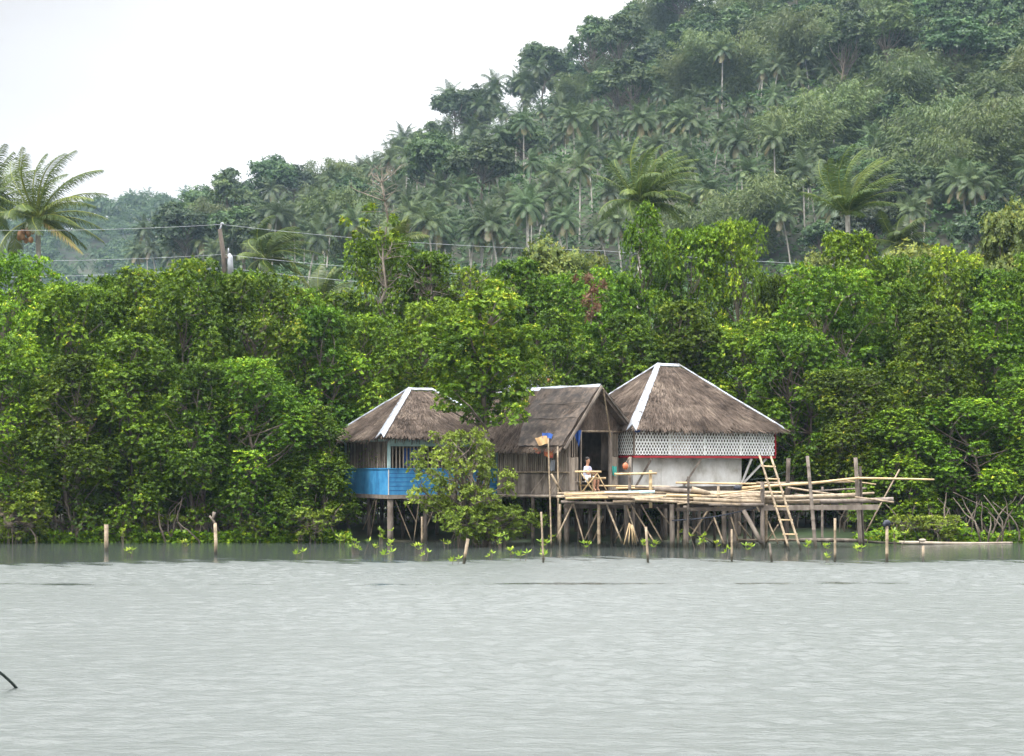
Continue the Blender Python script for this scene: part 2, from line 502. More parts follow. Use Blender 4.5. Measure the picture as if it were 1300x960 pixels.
def frond(g, base, az, el, L, wind, droop, nl, lw, ll):
    """One palm frond: arched rachis, two ranks of leaflets. Returns rachis points, quads."""
    n = 14
    d = np.array([math.cos(az) * math.cos(el), math.sin(az) * math.cos(el), math.sin(el)])
    p = np.array(base, float); pts = [p.copy()]
    for i in range(n):
        t = i / n
        d = d + np.array([0, 0, -droop * (.25 + t)]) / n * 2.0 + np.array(wind) * (.3 + t) / n * 2.0
        d = d / np.linalg.norm(d)
        p = p + d * L / n
        pts.append(p.copy())
    pts = np.array(pts)
    t = np.linspace(.10, .995, nl)
    seg = np.minimum((t * n).astype(int), n - 1); fr = (t * n - seg)[:, None]
    pos = pts[seg] * (1 - fr) + pts[seg + 1] * fr
    tan = unit(pts[seg + 1] - pts[seg])
    up = np.array([0, 0, 1.0])
    side = unit(np.cross(tan, up) + 1e-6)
    nrm = unit(np.cross(side, tan))
    prof = ll * (np.sin(np.pi * (t * .86 + .1)) ** .6) * g.uniform(.85, 1.1, nl)
    Q = []
    for s in (-1, 1):
        dd = unit(side * s * .95 + tan * .55 + nrm * .05 + np.array([0, 0, -.35]) + np.array(wind) * .28 + g.normal(0, .07, (nl, 3)))
        e1 = pos + dd * prof[:, None] * .5
        dd2 = unit(dd + np.array([0, 0, -.75]) + np.array(wind) * .38 + g.normal(0, .07, (nl, 3)))
        e2 = e1 + dd2 * prof[:, None] * .5
        w = unit(np.cross(dd, nrm)) * lw / 2
        Q.append(np.stack([pos - w * .6, pos + w * .6, e1 + w, e1 - w], 1))
        Q.append(np.stack([e1 - w, e1 + w, e2 + w * .15, e2 - w * .15], 1))
    return pts, np.concatenate(Q)


def make_palm(seed, H, L, nf, nl, lw, ll, wind=(0, 0, 0), mat='hill_palm', lean=.6, tr=.16, dead=2, droopm=1.0, spread=95):
    g = np.random.default_rng(seed)
    top = np.array([g.normal(0, lean), g.normal(0, lean * .6), H])
    mb = MB()
    pts = []
    for i in range(9):
        t = i / 8
        pts.append(top * np.array([t ** 1.7, t ** 1.7, 1]) * np.array([1, 1, 0]) + np.array([0, 0, -1.5 + (H + 1.5) * t]))
    pts[-1] = top
    mb.tube(pts, [tr * 1.35, tr * 1.05] + [tr * .9] * 5 + [tr * .85, tr * .95], 7)
    tm = mb.mesh('trunk'); tm.materials.append(M['bark_pale'])
    Q = []; TT = []; rm = MB()
    for i in range(nf + dead):
        az = i * 2.39996 + g.normal(0, .15)
        age = i / nf
        if i >= nf:
            el = R(-35 + g.normal(0, 10)); dr = .9; Lf = L * .75; tint = .97
        else:
            el = R(80 - spread * age ** .9 + g.normal(0, 5)); dr = (.55 + .55 * age) * droopm; Lf = L * g.uniform(.85, 1.05) * (.8 + .2 * math.sin(math.pi * min(1, age + .25))); tint = .45 - .1 * age + g.normal(0, .1)
        p_, q = frond(g, top + [0, 0, .1], az, el, Lf, wind, dr, nl, lw, ll)
        Q.append(q); TT.append(tint + g.normal(0, .07, len(q)))
        rm.tube(p_, [.045 * (1 - .8 * k / 14) * L / 3.5 for k in range(15)], 4, False)
    # rachises join the crown as thin quads
    rv = np.concatenate(rm.v); rf = np.array([f for f in rm.f if len(f) == 4])
    Q.append(rv[rf]); TT.append(np.full(len(rf), .78))
    crown = quads_mesh('crown', np.concatenate(Q), np.concatenate(TT), M[mat])
    return crown, tm, top


# ------------------------------------------------------------------- terrain
RX = [-420, -260, -160, -120, -98, -72, -59, -37, -22, -9, 9, 28, 41, 65, 120, 260, 420]
RZ = [22, 28, 31, 34, 39, 46, 54, 63, 70, 76, 87, 96, 103, 117, 128, 120, 80]


def sstep(x, a, b):
    t = np.clip((x - a) / (b - a), 0, 1)
    return t * t * (3 - 2 * t)


def ground_z(X, Y):
    X = np.asarray(X, float); Y = np.asarray(Y, float)
    zr = np.interp(X, RX, RZ)
    shore = -1.4 + 1.4 * sstep(Y, 57.5, 61.5) + .35 * sstep(Y, 61, 66) + 1.0 * sstep(Y, 66, 95) + 5.0 * sstep(Y, 95, 160)
    s = np.clip((Y - 150) / 250, 0, 1)
    hill = (zr - 6) * (s ** 1.05)
    over = np.clip((Y - 400) / 300, 0, 1)
    hill = hill * (1 - .45 * over)
    bump = 2.2 * np.sin(X * .045 + 1) * np.sin(Y * .05) + 1.6 * np.sin(X * .11 + Y * .07) + 1.2 * np.sin(X * .19 - Y * .13)
    z = shore + hill + bump * sstep(Y, 150, 220)
    far = 113 * np.exp(-((Y - 760) / 150) ** 2) * (1 - sstep(X, -150, 20)) * (.97 + .02 * np.sin(X * .03) + .015 * np.sin(X * .083 + 2))
    return np.where(far > 2, np.maximum(z, far), z)


def build_ground():
    xs = np.concatenate([np.linspace(-520, -180, 30), np.linspace(-172, 172, 70), np.linspace(180, 520, 30)])
    ys = np.concatenate([np.linspace(-300, 50, 12), np.linspace(54, 70, 18), np.linspace(74, 150, 14), np.linspace(156, 460, 56), np.linspace(475, 1150, 45)])
    X, Y = np.meshgrid(xs, ys)
    Z = ground_z(X, Y) + np.where((Y > 60) & (Y < 80), rng.normal(0, .05, X.shape), 0)
    nx, ny = len(xs), len(ys)
    v = np.stack([X, Y, Z], -1).reshape(-1, 3)
    f = [(j * nx + i, j * nx + i + 1, (j + 1) * nx + i + 1, (j + 1) * nx + i) for j in range(ny - 1) for i in range(nx - 1)]
    me = bpy.data.meshes.new('ground'); me.from_pydata(v.tolist(), [], f)
    me.polygons.foreach_set('use_smooth', [True] * len(f))
    me.materials.append(M['mud_hill'])
    o = link('ground', me); o['kind'] = 'structure'
    return o


def mat_ground():
    m, nt, N, L = new_mat('soil_and_moss')
    out = N.new('ShaderNodeOutputMaterial'); b = N.new('ShaderNodeBsdfPrincipled')
    n = noise(N, L, .35, 6, .65)
    r = ramp(N, [(.022, .020, .012), (.035, .034, .018), (.022, .042, .012), (.035, .065, .018)], [.3, .45, .58, .75])
    L.new(n.outputs['Fac'], r.inputs[0]); L.new(r.outputs[0], b.inputs['Base Color'])
    b.inputs['Roughness'].default_value = .9
    L.new(b.outputs[0], out.inputs[0])
    return m


M['mud_hill'] = mat_ground()
build_ground()


# --------------------------------------------------------------------- water
def mat_water():
    m, nt, N, L = new_mat('estuary_water')
    out = N.new('ShaderNodeOutputMaterial'); b = N.new('ShaderNodeBsdfPrincipled')
    b.inputs['Base Color'].default_value = (.046, .055, .051, 1)
    b.inputs['IOR'].default_value = 1.5
    b.inputs['Specular IOR Level'].default_value = .5
    tc = N.new('ShaderNodeTexCoord')
    # 'calm' is 1 on sheltered or slick water, 0 where the wind ruffles it
    calm = N.new('ShaderNodeAttribute'); calm.attribute_name = 'calm'
    rr = N.new('ShaderNodeMapRange'); rr.inputs['To Min'].default_value = .36; rr.inputs['To Max'].default_value = .07
    L.new(calm.outputs['Fac'], rr.inputs[0]); L.new(rr.outputs[0], b.inputs['Roughness'])
    n1 = noise(N, L, 1.0, 5, .68, (1.1, 3.4, 1))
    n2 = noise(N, L, 1.0, 3, .6, (4.5, 12.0, 1))
    n3 = noise(N, L, 1.0, 2, .5, (.25, .7, 1))
    ad = N.new('ShaderNodeMath'); ad.operation = 'MULTIPLY_ADD'; ad.inputs[1].default_value = .30
    L.new(n2.outputs['Fac'], ad.inputs[0]); L.new(n1.outputs['Fac'], ad.inputs[2])
    ad2 = N.new('ShaderNodeMath'); ad2.operation = 'MULTIPLY_ADD'; ad2.inputs[1].default_value = .9
    L.new(n3.outputs['Fac'], ad2.inputs[0]); L.new(ad.outputs[0], ad2.inputs[2])
    st = N.new('ShaderNodeMapRange'); st.inputs['To Min'].default_value = 1.0; st.inputs['To Max'].default_value = .13
    L.new(calm.outputs['Fac'], st.inputs[0])
    bp = N.new('ShaderNodeBump'); bp.inputs['Distance'].default_value = .07
    L.new(ad2.outputs[0], bp.inputs['Height']); L.new(st.outputs[0], bp.inputs['Strength'])
    L.new(bp.outputs[0], b.inputs['Normal'])
    L.new(b.outputs[0], out.inputs[0])
    return m


def build_water():
    xs = np.concatenate([np.linspace(-520, -22, 12), np.linspace(-20, 20, 381), np.linspace(22, 520, 12)])
    yn = [13.0]
    while yn[-1] < 60.5: yn.append(yn[-1] + .045 + .0009 * yn[-1])
    ys = np.concatenate([np.linspace(-300, 12, 8), yn, [62, 64, 67]])
    X, Y = np.meshgrid(xs, ys)
    g = np.random.default_rng(404)
    edge = 47.2 + 1.1 * np.sin(X * .21 + 1) + .8 * np.sin(X * .57) + .9 * np.sin(X * 1.9 + Y * 1.3) * np.sin(Y * 3.1 + X * .6) + .5 * np.sin(X * 5.3 + Y * 2.2)
    open_ = 1 - sstep(Y, edge - .6, edge + 2.4)
    gust = .85 + .38 * np.sin(X * .35 + 2 * np.sin(Y * .12)) * np.sin(Y * .33 + X * .05)
    near = sstep(Y, 8, 13) * (1 - sstep(np.abs(X), 17, 20))
    Z = np.zeros_like(X)
    for i in range(64):
        lam = .22 * (4.5 ** (g.random() ** 1.3)); th = g.normal(0, .75)
        k = 2 * math.pi / lam
        Z += min(lam, .38) * .0058 * np.sin(k * (X * math.sin(th) + Y * math.cos(th)) + g.uniform(0, 6.28))
    # a narrow slick crossing the view, breaking up along its length
    yc = 38.6 + .30 * np.sin(X * .22) + .10 * np.sin(X * .9 + 1) - .02 * X
    brk = np.clip(.62 + .5 * np.sin(X * .35 + .5) + .35 * np.sin(X * 1.7) + .25 * np.sin(X * 4.3 + Y), 0, 1) * (1 - .6 * sstep(np.abs(X - 2), 9, 20))
    slick = brk * np.exp(-((Y - yc) / (.22 + .14 * np.sin(X * 1.1))) ** 4)
    ruffle = open_ * (1 - .96 * slick)
    Z *= (.06 + .94 * ruffle * gust) * near
    nx, ny = len(xs), len(ys)
    v = np.stack([X, Y, Z], -1).reshape(-1, 3)
    f = [(j * nx + i, j * nx + i + 1, (j + 1) * nx + i + 1, (j + 1) * nx + i) for j in range(ny - 1) for i in range(nx - 1)]
    me = bpy.data.meshes.new('water'); me.from_pydata(v.tolist(), [], f)
    me.polygons.foreach_set('use_smooth', [True] * len(f))
    at = me.attributes.new('calm', 'FLOAT', 'POINT'); at.data.foreach_set('value', (1 - ruffle).reshape(-1).astype(np.float32))
    me.materials.append(mat_water())
    o = link('water', me); o['kind'] = 'structure'


build_water()

# ------------------------------------------------------------ mangrove trees
def tree_from(name, parts, loc, rz, sc, label, cat, group=None):
    """A thing from shared meshes."""
    r = empty(name, loc, rz, label, cat, group)
    r.scale = sc
    for pn, me in parts:
        link(pn, me, r)
    return r


MG = [
    make_mangrove(1, 8.0, 2.3, 66, .65, prof=0),
    make_mangrove(2, 8.0, 2.1, 62, .9, prof=2),
    make_mangrove(3, 8.0, 2.5, 70, .65, prof=1),
    make_mangrove(4, 8.0, 1.9, 56, 1.0, prof=0, trunks=4),
    make_mangrove(5, 8.0, 2.4, 64, .6, prof=2, trunks=2),
    make_mangrove(6, 8.0, 2.2, 64, .65, prof=1),
]
G_M = 'mangrove trees lining the shore'


def mangrove(px, top, Y, w, var, label, name='mangrove_tree', group=G_M, rz=None):
    crown, trunk = MG[var]
    zt = P(px, top, Y).z
    x = P(px, 0, Y).x
    gz = float(ground_z(x, Y))
    h = (zt - gz) / 8.0
    wm = w * Y / F / (2 * 2.35)      # crown width in photo pixels -> scale
    r = tree_from(name, [('trunk', trunk), ('crown', crown)], (x, Y, gz), rnd.uniform(0, 6.28) if rz is None else rz,
                  (wm, wm, h), label, 'tree', group)
    return r


MLIST = [
    # px, top, Y, width px, variant, label
    (8, 425, 62.0, 150, 0, 'front mangrove tree at the far left with its crown cut by the photo edge'),
    (92, 452, 61.6, 150, 2, 'low dense mangrove tree directly behind the thick pale stake in the water'),
    (172, 425, 62.3, 150, 5, 'mangrove tree on the bank between the thick pale stake and the bent-topped stake'),
    (252, 462, 61.6, 140, 2, 'low mangrove tree on the bank right behind the bent-topped stake'),
    (322, 455, 62.0, 150, 0, 'broad mangrove tree on the bank two trees left of the blue hut'),
    (396, 516, 61.5, 112, 5, 'mangrove tree whose leaves touch the left corner of the blue hut'),
    (20, 326, 67.0, 140, 4, 'tall mangrove tree beneath the coconut palm with brown coconuts'),
    (100, 366, 66.0, 150, 1, 'second-row mangrove tree just right of the coconut-bearing palm trunk'),
    (172, 342, 67.0, 150, 3, 'second-row mangrove tree left of the wooden power pole'),
    (256, 330, 66.5, 160, 0, 'tall mangrove tree right under the wooden power pole'),
    (334, 350, 66.5, 150, 4, 'tall mangrove tree under the small wind-blown palm crown'),
    (405, 392, 65.8, 140, 2, 'mangrove tree rising left of the blue hut roof'),
    (462, 402, 67.5, 130, 1, 'mangrove tree standing right behind the tin-edged roof of the blue hut'),
    (60, 362, 72.0, 150, 1, 'rear mangrove tree left side filling the gap behind the pale stake tree'),
    (136, 352, 72.5, 150, 2, 'rear mangrove tree left side third from the photo edge'),
    (216, 350, 73.0, 150, 5, 'rear mangrove tree behind the tall one under the power pole'),
    (300, 350, 73.0, 150, 1, 'rear mangrove tree between the power pole and the small wind-blown palm'),
    (378, 372, 73.0, 150, 0, 'rear mangrove tree right of the small wind-blown palm'),
    (440, 372, 73.5, 130, 3, 'rear mangrove tree left of the bare twiggy tree'),
    (486, 305, 74.0, 110, 1, 'tall mangrove tree whose top surrounds the bare twiggy tree'),
    (540, 322, 73.0, 140, 2, 'mangrove tree with grey twigs showing right of the bare twiggy tree'),
    (560, 385, 69.0, 140, 4, 'mid-height mangrove tree behind the right end of the blue hut roof'),
    (598, 345, 73.5, 140, 0, 'rear mangrove tree above the gap between blue hut and gabled hut'),
    (655, 332, 74.5, 140, 5, 'rear mangrove tree above the ridge of the gabled hut'),
    (668, 440, 65.6, 105, 3, 'small mangrove tree half hiding the tin-roofed house behind the gabled hut'),
    (705, 395, 69.0, 140, 3, 'mid-height mangrove tree behind the gabled hut'),
    (720, 352, 75.0, 130, 1, 'rear mangrove tree below the olive round-topped tree'),
    (775, 345, 72.5, 120, 0, 'mangrove tree just left of the tall pointed mangrove'),
    (822, 262, 73.0, 105, 3, 'tallest pointed mangrove tree covering the middle wind-blown palm'),
    (800, 400, 68.5, 140, 2, 'dark mangrove tree right behind the peak of the lattice hut roof'),
    (880, 292, 74.0, 120, 1, 'tall mangrove tree second right of the pointed tallest one'),
    (936, 284, 73.5, 100, 4, 'tall narrow mangrove tree at the dip in the treeline with square top'),
    (870, 385, 69.0, 150, 5, 'mid-height mangrove tree behind the centre of the lattice hut roof'),
    (940, 408, 68.5, 150, 0, 'mid-height mangrove tree behind the right hip of the lattice hut roof'),
    (985, 352, 73.5, 110, 2, 'rear mangrove tree in the dip of the treeline right of the square-topped one'),
    (1010, 425, 66.5, 140, 4, 'mangrove tree behind the ladder and the right end of the lattice hut'),
    (1052, 340, 68.5, 170, 0, 'broad bright mangrove tree behind the unfinished end of the platform'),
    (1075, 296, 74.0, 150, 5, 'tall rear mangrove tree under the right-hand wind-blown palm'),
    (1085, 470, 64.5, 130, 1, 'low dark mangrove tree behind the far post of the platform'),
    (1140, 360, 70.0, 130, 3, 'mangrove tree left of the rounded bright one on the right shore'),
    (1185, 392, 65.0, 160, 2, 'large rounded mangrove tree behind the floating log'),
    (1150, 330, 75.0, 120, 4, 'rear mangrove tree right of the right-hand palm trunk'),
    (1208, 318, 74.0, 120, 0, 'rear mangrove tree with pointed top near the dark olive tree'),
    (1265, 385, 65.5, 150, 5, 'mangrove tree above the right end of the floating log'),
    (1140, 520, 62.8, 120, 5, 'low mangrove tree at the water edge by the floating log start'),
    (1225, 505, 62.8, 140, 0, 'low mangrove tree at the water edge behind the shortest stake'),
    (1300, 480, 62.8, 130, 2, 'low mangrove tree cut by the right edge of the photo'),
    (1258, 345, 73.0, 130, 1, 'rear mangrove tree in front of the dark olive tree'),
    (1305, 322, 72.0, 120, 3, 'rear mangrove tree cut by the right edge of the photo'),
]
for a in MLIST:
    mangrove(*a)

LOWM = make_mangrove(24, 3.4, 2.0, 46, .15, 26, 4, 'mangrove', (.4, .75))
for k, (px, spot) in enumerate(((-15, 'at the far left edge'), (62, 'under the palm side of the grove'), (140, 'beyond the thick pale stake'), (215, 'between the two left stakes'),
                                (290, 'beyond the bent-topped stake'), (365, 'left of the blue hut'), (435, 'at the left wall of the blue hut'), (500, 'under the front corner of the blue hut'),
                                (560, 'under the middle of the blue hut'), (622, 'between blue hut and gabled hut'), (685, 'under the gabled hut'), (745, 'under the doorway'),
                                (805, 'between gabled hut and lattice hut'), (868, 'under the middle of the lattice hut'), (930, 'under the right end of the lattice hut'), (995, 'behind the ladder'),
                                (1060, 'behind the unfinished platform end'), (1130, 'behind the start of the floating log'), (1205, 'behind the floating log'), (1280, 'at the far right edge'))):
    Y = 68.2 + (k % 3) * .7; x = P(px, 0, Y).x
    tree_from('low_mangrove', [('trunk', LOWM[1]), ('crown', LOWM[0])], (x, Y, float(ground_z(x, Y))), k * 1.3, (.95, .95, 1.0 + .12 * (k % 2)),
              'dark low mangrove filling the shade ' + spot, 'tree', 'low mangroves in the shade behind')

# plants standing in the water in front of the huts
small = make_mangrove(21, 3.0, 1.55, 66, .55, 46, 4, 'mangrove_pale', (.16, .42), .11, .052, 2)
r = tree_from('young_mangrove', [('trunk', small[1]), ('crown', small[0])], (P(585, 0, 57.6).x, 57.6, -.1), .4, (1.05, .9, 1.32),
              'young bright green mangrove in the water hiding the right part of the blue hut wall', 'tree', G_M)
bush = make_mangrove(22, 1.4, 1.5, 60, .2, 46, 3, 'mangrove_pale', (.2, .38), .11, .05, 2)
tree_from('mangrove_shrub', [('trunk', bush[1]), ('crown', bush[0])], (P(618, 0, 57.7).x, 57.7, -.05), 1.0, (1.4, .8, 1.0),
          'low spreading mangrove shrub at the foot of the young mangrove', 'shrub', 'low shrubs at the water edge')


def make_slender(seed=31):
    """The mangrove between the huts: bare crooked trunk, open crown high up."""
    g = np.random.default_rng(seed)
    cs = []; rs = []
    pts = [(598, 392), (628, 378), (655, 392), (570, 418), (610, 415), (640, 420), (672, 432), (556, 448), (585, 445), (618, 450), (650, 455), (670, 470),
           (566, 478), (596, 476), (632, 486), (660, 500), (580, 505), (612, 512), (645, 520), (566, 520), (655, 535), (598, 535), (606, 398), (640, 398),
           (590, 420), (625, 432), (575, 462), (642, 470), (605, 495), (625, 465), (577, 492), (590, 520), (622, 535), (655, 512), (560, 462), (568, 498), (600, 430), (648, 436),
           (632, 505), (615, 480), (585, 432), (600, 462), (662, 446), (578, 448), (640, 402), (612, 402), (548, 432)]
    x0 = P(612, 0, 60).x
    for px, py in pts:
        q = P(px, py, 60)
        cs.append(np.array([q.x - x0, g.normal(0, .6) - (.2 if py > 500 else 0), q.z + .1])); rs.append(g.uniform(.34, .58))
    q, t = lump_leaves(cs, rs, 46, 7, .125, .062, g, .9, .9, .5)
    crown = quads_mesh('crown', q, t + .08, M['mangrove'])
    mb = MB()
    tr = [P(618, 700, 60), P(617, 640, 60), P(619, 580, 60), P(616, 545, 60), P(614, 500, 60), P(610, 460, 60), P(616, 420, 60)]
    tr = [np.array([p.x - x0, 0, p.z]) for p in tr]
    mb.tube(tr, [.13, .12, .11, .10, .085, .06, .03], 8)
    for c in cs:
        p = min(tr[2:], key=lambda s_: abs(s_[2] - (c[2] - .7)) + abs(s_[0] - c[0]) * .2)
        limb(mb, p, c, .045, .012, g, .1, 5, 5)
    for j in range(7):
        a = g.uniform(0, 6.28)
        mb.tube([tr[0] + [0, 0, .9], tr[0] + [math.cos(a) * .35, math.sin(a) * .35, .7], tr[0] + [math.cos(a) * .6, math.sin(a) * .6, -1]], [.04, .035, .03], 5)
    tm = mb.mesh('trunk'); tm.materials.append(M['bark'])
    return crown, tm, x0


cr, tm, x0 = make_slender()
tree_from('mangrove_tree', [('trunk', tm), ('crown', cr)], (x0, 59.3, 0), 0, (1, 1, 1),
          'open-crowned mangrove with crooked trunk rising between blue hut and gabled hut', 'tree', G_M)

# leafy margin on the mud bank and low shrubs
def build_undergrowth():
    g = np.random.default_rng(5)
    n = 5200
    px = np.concatenate([g.uniform(-60, 445, int(n * .72)), g.uniform(1085, 1360, n - int(n * .72))])
    Y = 60.2 + np.abs(g.normal(0, .7, n))
    X = (px - 650) * Y / F
    clump = .35 + .65 * (np.sin(X * 1.9) * np.sin(X * .63 + 1) * .5 + .5)
    z = np.maximum(ground_z(X, Y), -.05) + g.random(n) ** 1.6 * .75 * clump
    c = np.stack([X, Y, z], 1)
    ax = unit(np.stack([g.normal(0, .4, n), g.normal(-.3, .4, n), np.ones(n)], 1))
    q, idx = rosettes(c, ax, 6, .12, .06, g, .3)
    t = g.normal(.55, .16, n)[idx] + g.normal(0, .08, len(idx))
    me = quads_mesh('undergrowth', q, t, M['mangrove'])
    o = link('undergrowth', me); o['kind'] = 'stuff'
    o['label'] = 'leafy creeping undergrowth along the muddy bank'


build_undergrowth()
sh = make_mangrove(23, 1.2, 1.0, 22, .15, 34, 3, 'mangrove_pale', (.2, .38), .11, .05, 2)
for px, Y, s, lab in ((388, 60.2, 1.0, 'pale low shrub at the water edge beside the blue hut stilts'), (1190, 60.6, .8, 'leafy shrub hanging over the start of the bank roots behind the floating log'), (25, 60.3, 1.2, 'leafy shrub in front of the stacked brown logs'), (150, 60.6, .7, 'small low shrub at the water edge behind the thick pale stake'),
                      (322, 60.8, .75, 'small shrub on the bank right of the bent-topped stake'), (1150, 60.8, .8, 'small shrub on the bank behind the start of the floating log'),
                      (210, 60.9, .8, 'low shrub on the bank midway between the two left stakes')):
    tree_from('shrub', [('stem', sh[1]), ('crown', sh[0])], (P(px, 0, Y).x, Y, 0), rnd.uniform(0, 6), (s * 1.2, s, s), lab, 'shrub', 'low shrubs at the water edge')


def root_tangle():
    """Bare crooked mangrove roots and stems on the bank."""
    g = np.random.default_rng(8)
    spots = [(95, 'tangled bare mangrove roots behind the thick pale stake'), (215, 'bare crooked mangrove roots at the bank left of the bent-topped stake'),
             (250, 'bare upright mangrove stems just behind the bent-topped stake'), (300, 'curved bare mangrove roots right of the bent-topped stake'),
             (360, 'bare mangrove roots on the bank left of the blue hut'), (1195, 'bare brown mangrove roots behind the floating log'),
             (1255, 'bare mangrove roots by the right end of the floating log')]
    for px, lab in spots:
        Y = 60.5 + g.uniform(0, .4); x = P(px, 0, Y).x
        mb = MB()
        limb(mb, (x - 1.9, Y + .3, -.32), (x + 1.9, Y + .3, -.30), .09, .07, g, .01, 5, 6)
        for i in range(15):
            a = g.uniform(0, 6.28); b = np.array([x + g.normal(0, .9), Y + g.uniform(-.2, .8), -.5])
            e = b + [g.normal(0, .5), g.normal(0, .3), g.uniform(1.2, 2.3)]
            limb(mb, b, e, g.uniform(.025, .06), .015, g, .16, 5, 7)
        mb.build('mangrove_root', M['bark'], None, True, **T(lab, 'root', 'bare mangrove roots'))


root_tangle()

# bare twiggy tree and dry branches above the blue hut
def bare_tree():
    g = np.random.default_rng(14)
    Y = 73.0
    r = empty('bare_tree', (P(487, 0, Y).x, Y, .3), 0, 'bare grey twiggy tree sticking up above the canopy with few leaves', 'tree')
    mb = MB()
    a = P(487, 600, Y); b = P(484, 232, Y)
    tr = limb(mb, a, b, .12, .02, g, .01, 6, 14)
    tips = []
    for i in range(34):
        p = tr[int(g.integers(9, 15)) if i < 26 else int(g.integers(7, 10))]
        e = np.array(p) + [g.normal(0, .6), g.normal(0, .5), g.uniform(.2, 1.1)]
        q = limb(mb, p, e, .028, .008, g, .14, 4, 5)
        tips.append(e)
        for k in range(4):
            s0 = q[int(g.integers(2, 5))]; e2 = np.array(s0) + [g.normal(0, .35), g.normal(0, .3), g.uniform(-.05, .5)]
            limb(mb, s0, e2, .012, .006, g, .1, 3, 3)
    mb.build('trunk', M['twig'], r, True)
    cs = [np.array(P(px, py, Y)) for px, py in ((437, 283), (470, 265), (462, 285), (498, 283), (480, 300), (452, 302), (500, 302))]
    q, t = lump_leaves(cs, [.22, .28, .22, .3, .3, .25, .3], 34, 7, .14, .07, g)
    me = quads_mesh('crown', q - np.array(r.location), t, M['mangrove'])
    link('crown', me, r)


bare_tree()


def dry_twigs(px, py, w, h, Y, n, lab, seed):
    g = np.random.default_rng(seed)
    mb = MB()
    base = np.array(P(px, py + h, Y))
    base[2] = base[2]
    low = np.array([base[0], Y, .5])
    limb(mb, low, base, .09, .05, g, .01, 5, 8)
    for i in range(n):
        e = np.array(P(px + g.uniform(-w, w), py + g.uniform(-h, h * .4), Y + g.uniform(-.5, .5)))
        q = limb(mb, base, e, .03, .008, g, .1, 4, 6)
        for k in range(5):
            s0 = q[int(g.integers(2, 6))]; limb(mb, s0, np.array(s0) + g.normal(0, .35, 3) + [0, 0, .15], .012, .006, g, .1, 3, 3)
    mb.build('dead_branch', M['twig'], None, True, **T(lab, 'branch', 'dry grey branches in the canopy'))


dry_twigs(545, 352, 36, 36, 72.6, 16, 'dry grey branches showing through the canopy right of the bare tree', 3)
dry_twigs(600, 362, 30, 24, 72.6, 9, 'thin dry branches in the canopy above the open-crowned mangrove', 4)

# withered brown leaves hanging in the canopy
def dead_fronds():
    g = np.random.default_rng(17)
    Y = 68.0
    r = empty('withered_branch', P(750, 420, Y), 0, 'cluster of withered red-brown leaves hanging in the canopy above the huts', 'branch')
    pts = [(748, 358), (753, 372), (745, 385), (757, 392), (750, 402), (766, 363), (731, 355)]
    cs = [np.array(P(px, py, Y)) for px, py in pts]
    q, t = lump_leaves(cs, [.25, .25, .22, .2, .2, .12, .12], 26, 5, .26, .07, g, 1.3, -.6, -.4)
    link('foliage', quads_mesh('foliage', q - np.array(r.location), t, M['dead_leaf']), r)
    mb = MB(); mb.tube([P(750, 412, Y), P(752, 390, Y), P(749, 350, Y)], [.02, .02, .01], 5); mb.build('stem', M['twig'], r)


dead_fronds()

# olive round-topped trees just behind the mangroves
OL = [make_broadleaf(41, 11, 3.4, 30, (.9, 1.5), .22, 11, 'olive', .8, .2), make_broadleaf(42, 11, 3.0, 26, (.8, 1.4), .22, 11, 'olive', .85, .2)]
for px, top, Y, w, v, lab in ((700, 312, 84, 130, 0, 'olive green round-topped tree behind the mangroves above the gabled hut'),
                              (752, 318, 86, 90, 1, 'smaller olive round-topped tree left of the tall pointed mangrove'),
                              (1165, 308, 84, 140, 1, 'olive brownish tree at the foot of the right-hand wind-blown palm'),
                              (1288, 262, 88, 120, 0, 'dark olive tree leaning in at the right edge of the photo'),
                              (1030, 318, 86, 100, 1, 'olive tree peeping out left of the right-hand wind-blown palm')):
    x = P(px, 0, Y).x; gz = float(ground_z(x, Y)); h = (P(px, top, Y).z - gz) / 10.9; s = w * Y / F / 6.6
    tree_from('round_tree', [('trunk', OL[v][1]), ('crown', OL[v][0])], (x, Y, gz), rnd.uniform(0, 6), (s, s, h), lab, 'tree', 'olive trees behind the mangroves')

# -------------------------------------------------------------- near palms
def near_palm(px, py, Y, L, seed, wind, label, nf=22, nuts=0, droopm=1.0, spread=95):
    top = P(px, py, Y); gz = float(ground_z(top.x, Y))
    crown, tm_, tp = make_palm(seed, top.z - gz, L, nf, 62, .048, .85, wind, 'palm_leaf', .3, .17, 1 if nuts else 0, droopm, spread)
    r = empty('coconut_palm', (top.x - tp[0], Y - tp[1], gz), 0, label, 'palm tree', 'wind-blown palms behind the mangroves')
    link('trunk', tm_, r); link('crown', crown, r)
    g = np.random.default_rng(seed + 1)
    for i in range(nuts):
        mb = LMB()
        c = tp + [-.55 + g.normal(0, .26), -.45 + g.normal(0, .15), -.45 - g.uniform(0, .8)]
        mb.blob(c, .15, .15, .19, 9, 7); mb.build('coconut', M['coconut'], r, True)
    return r


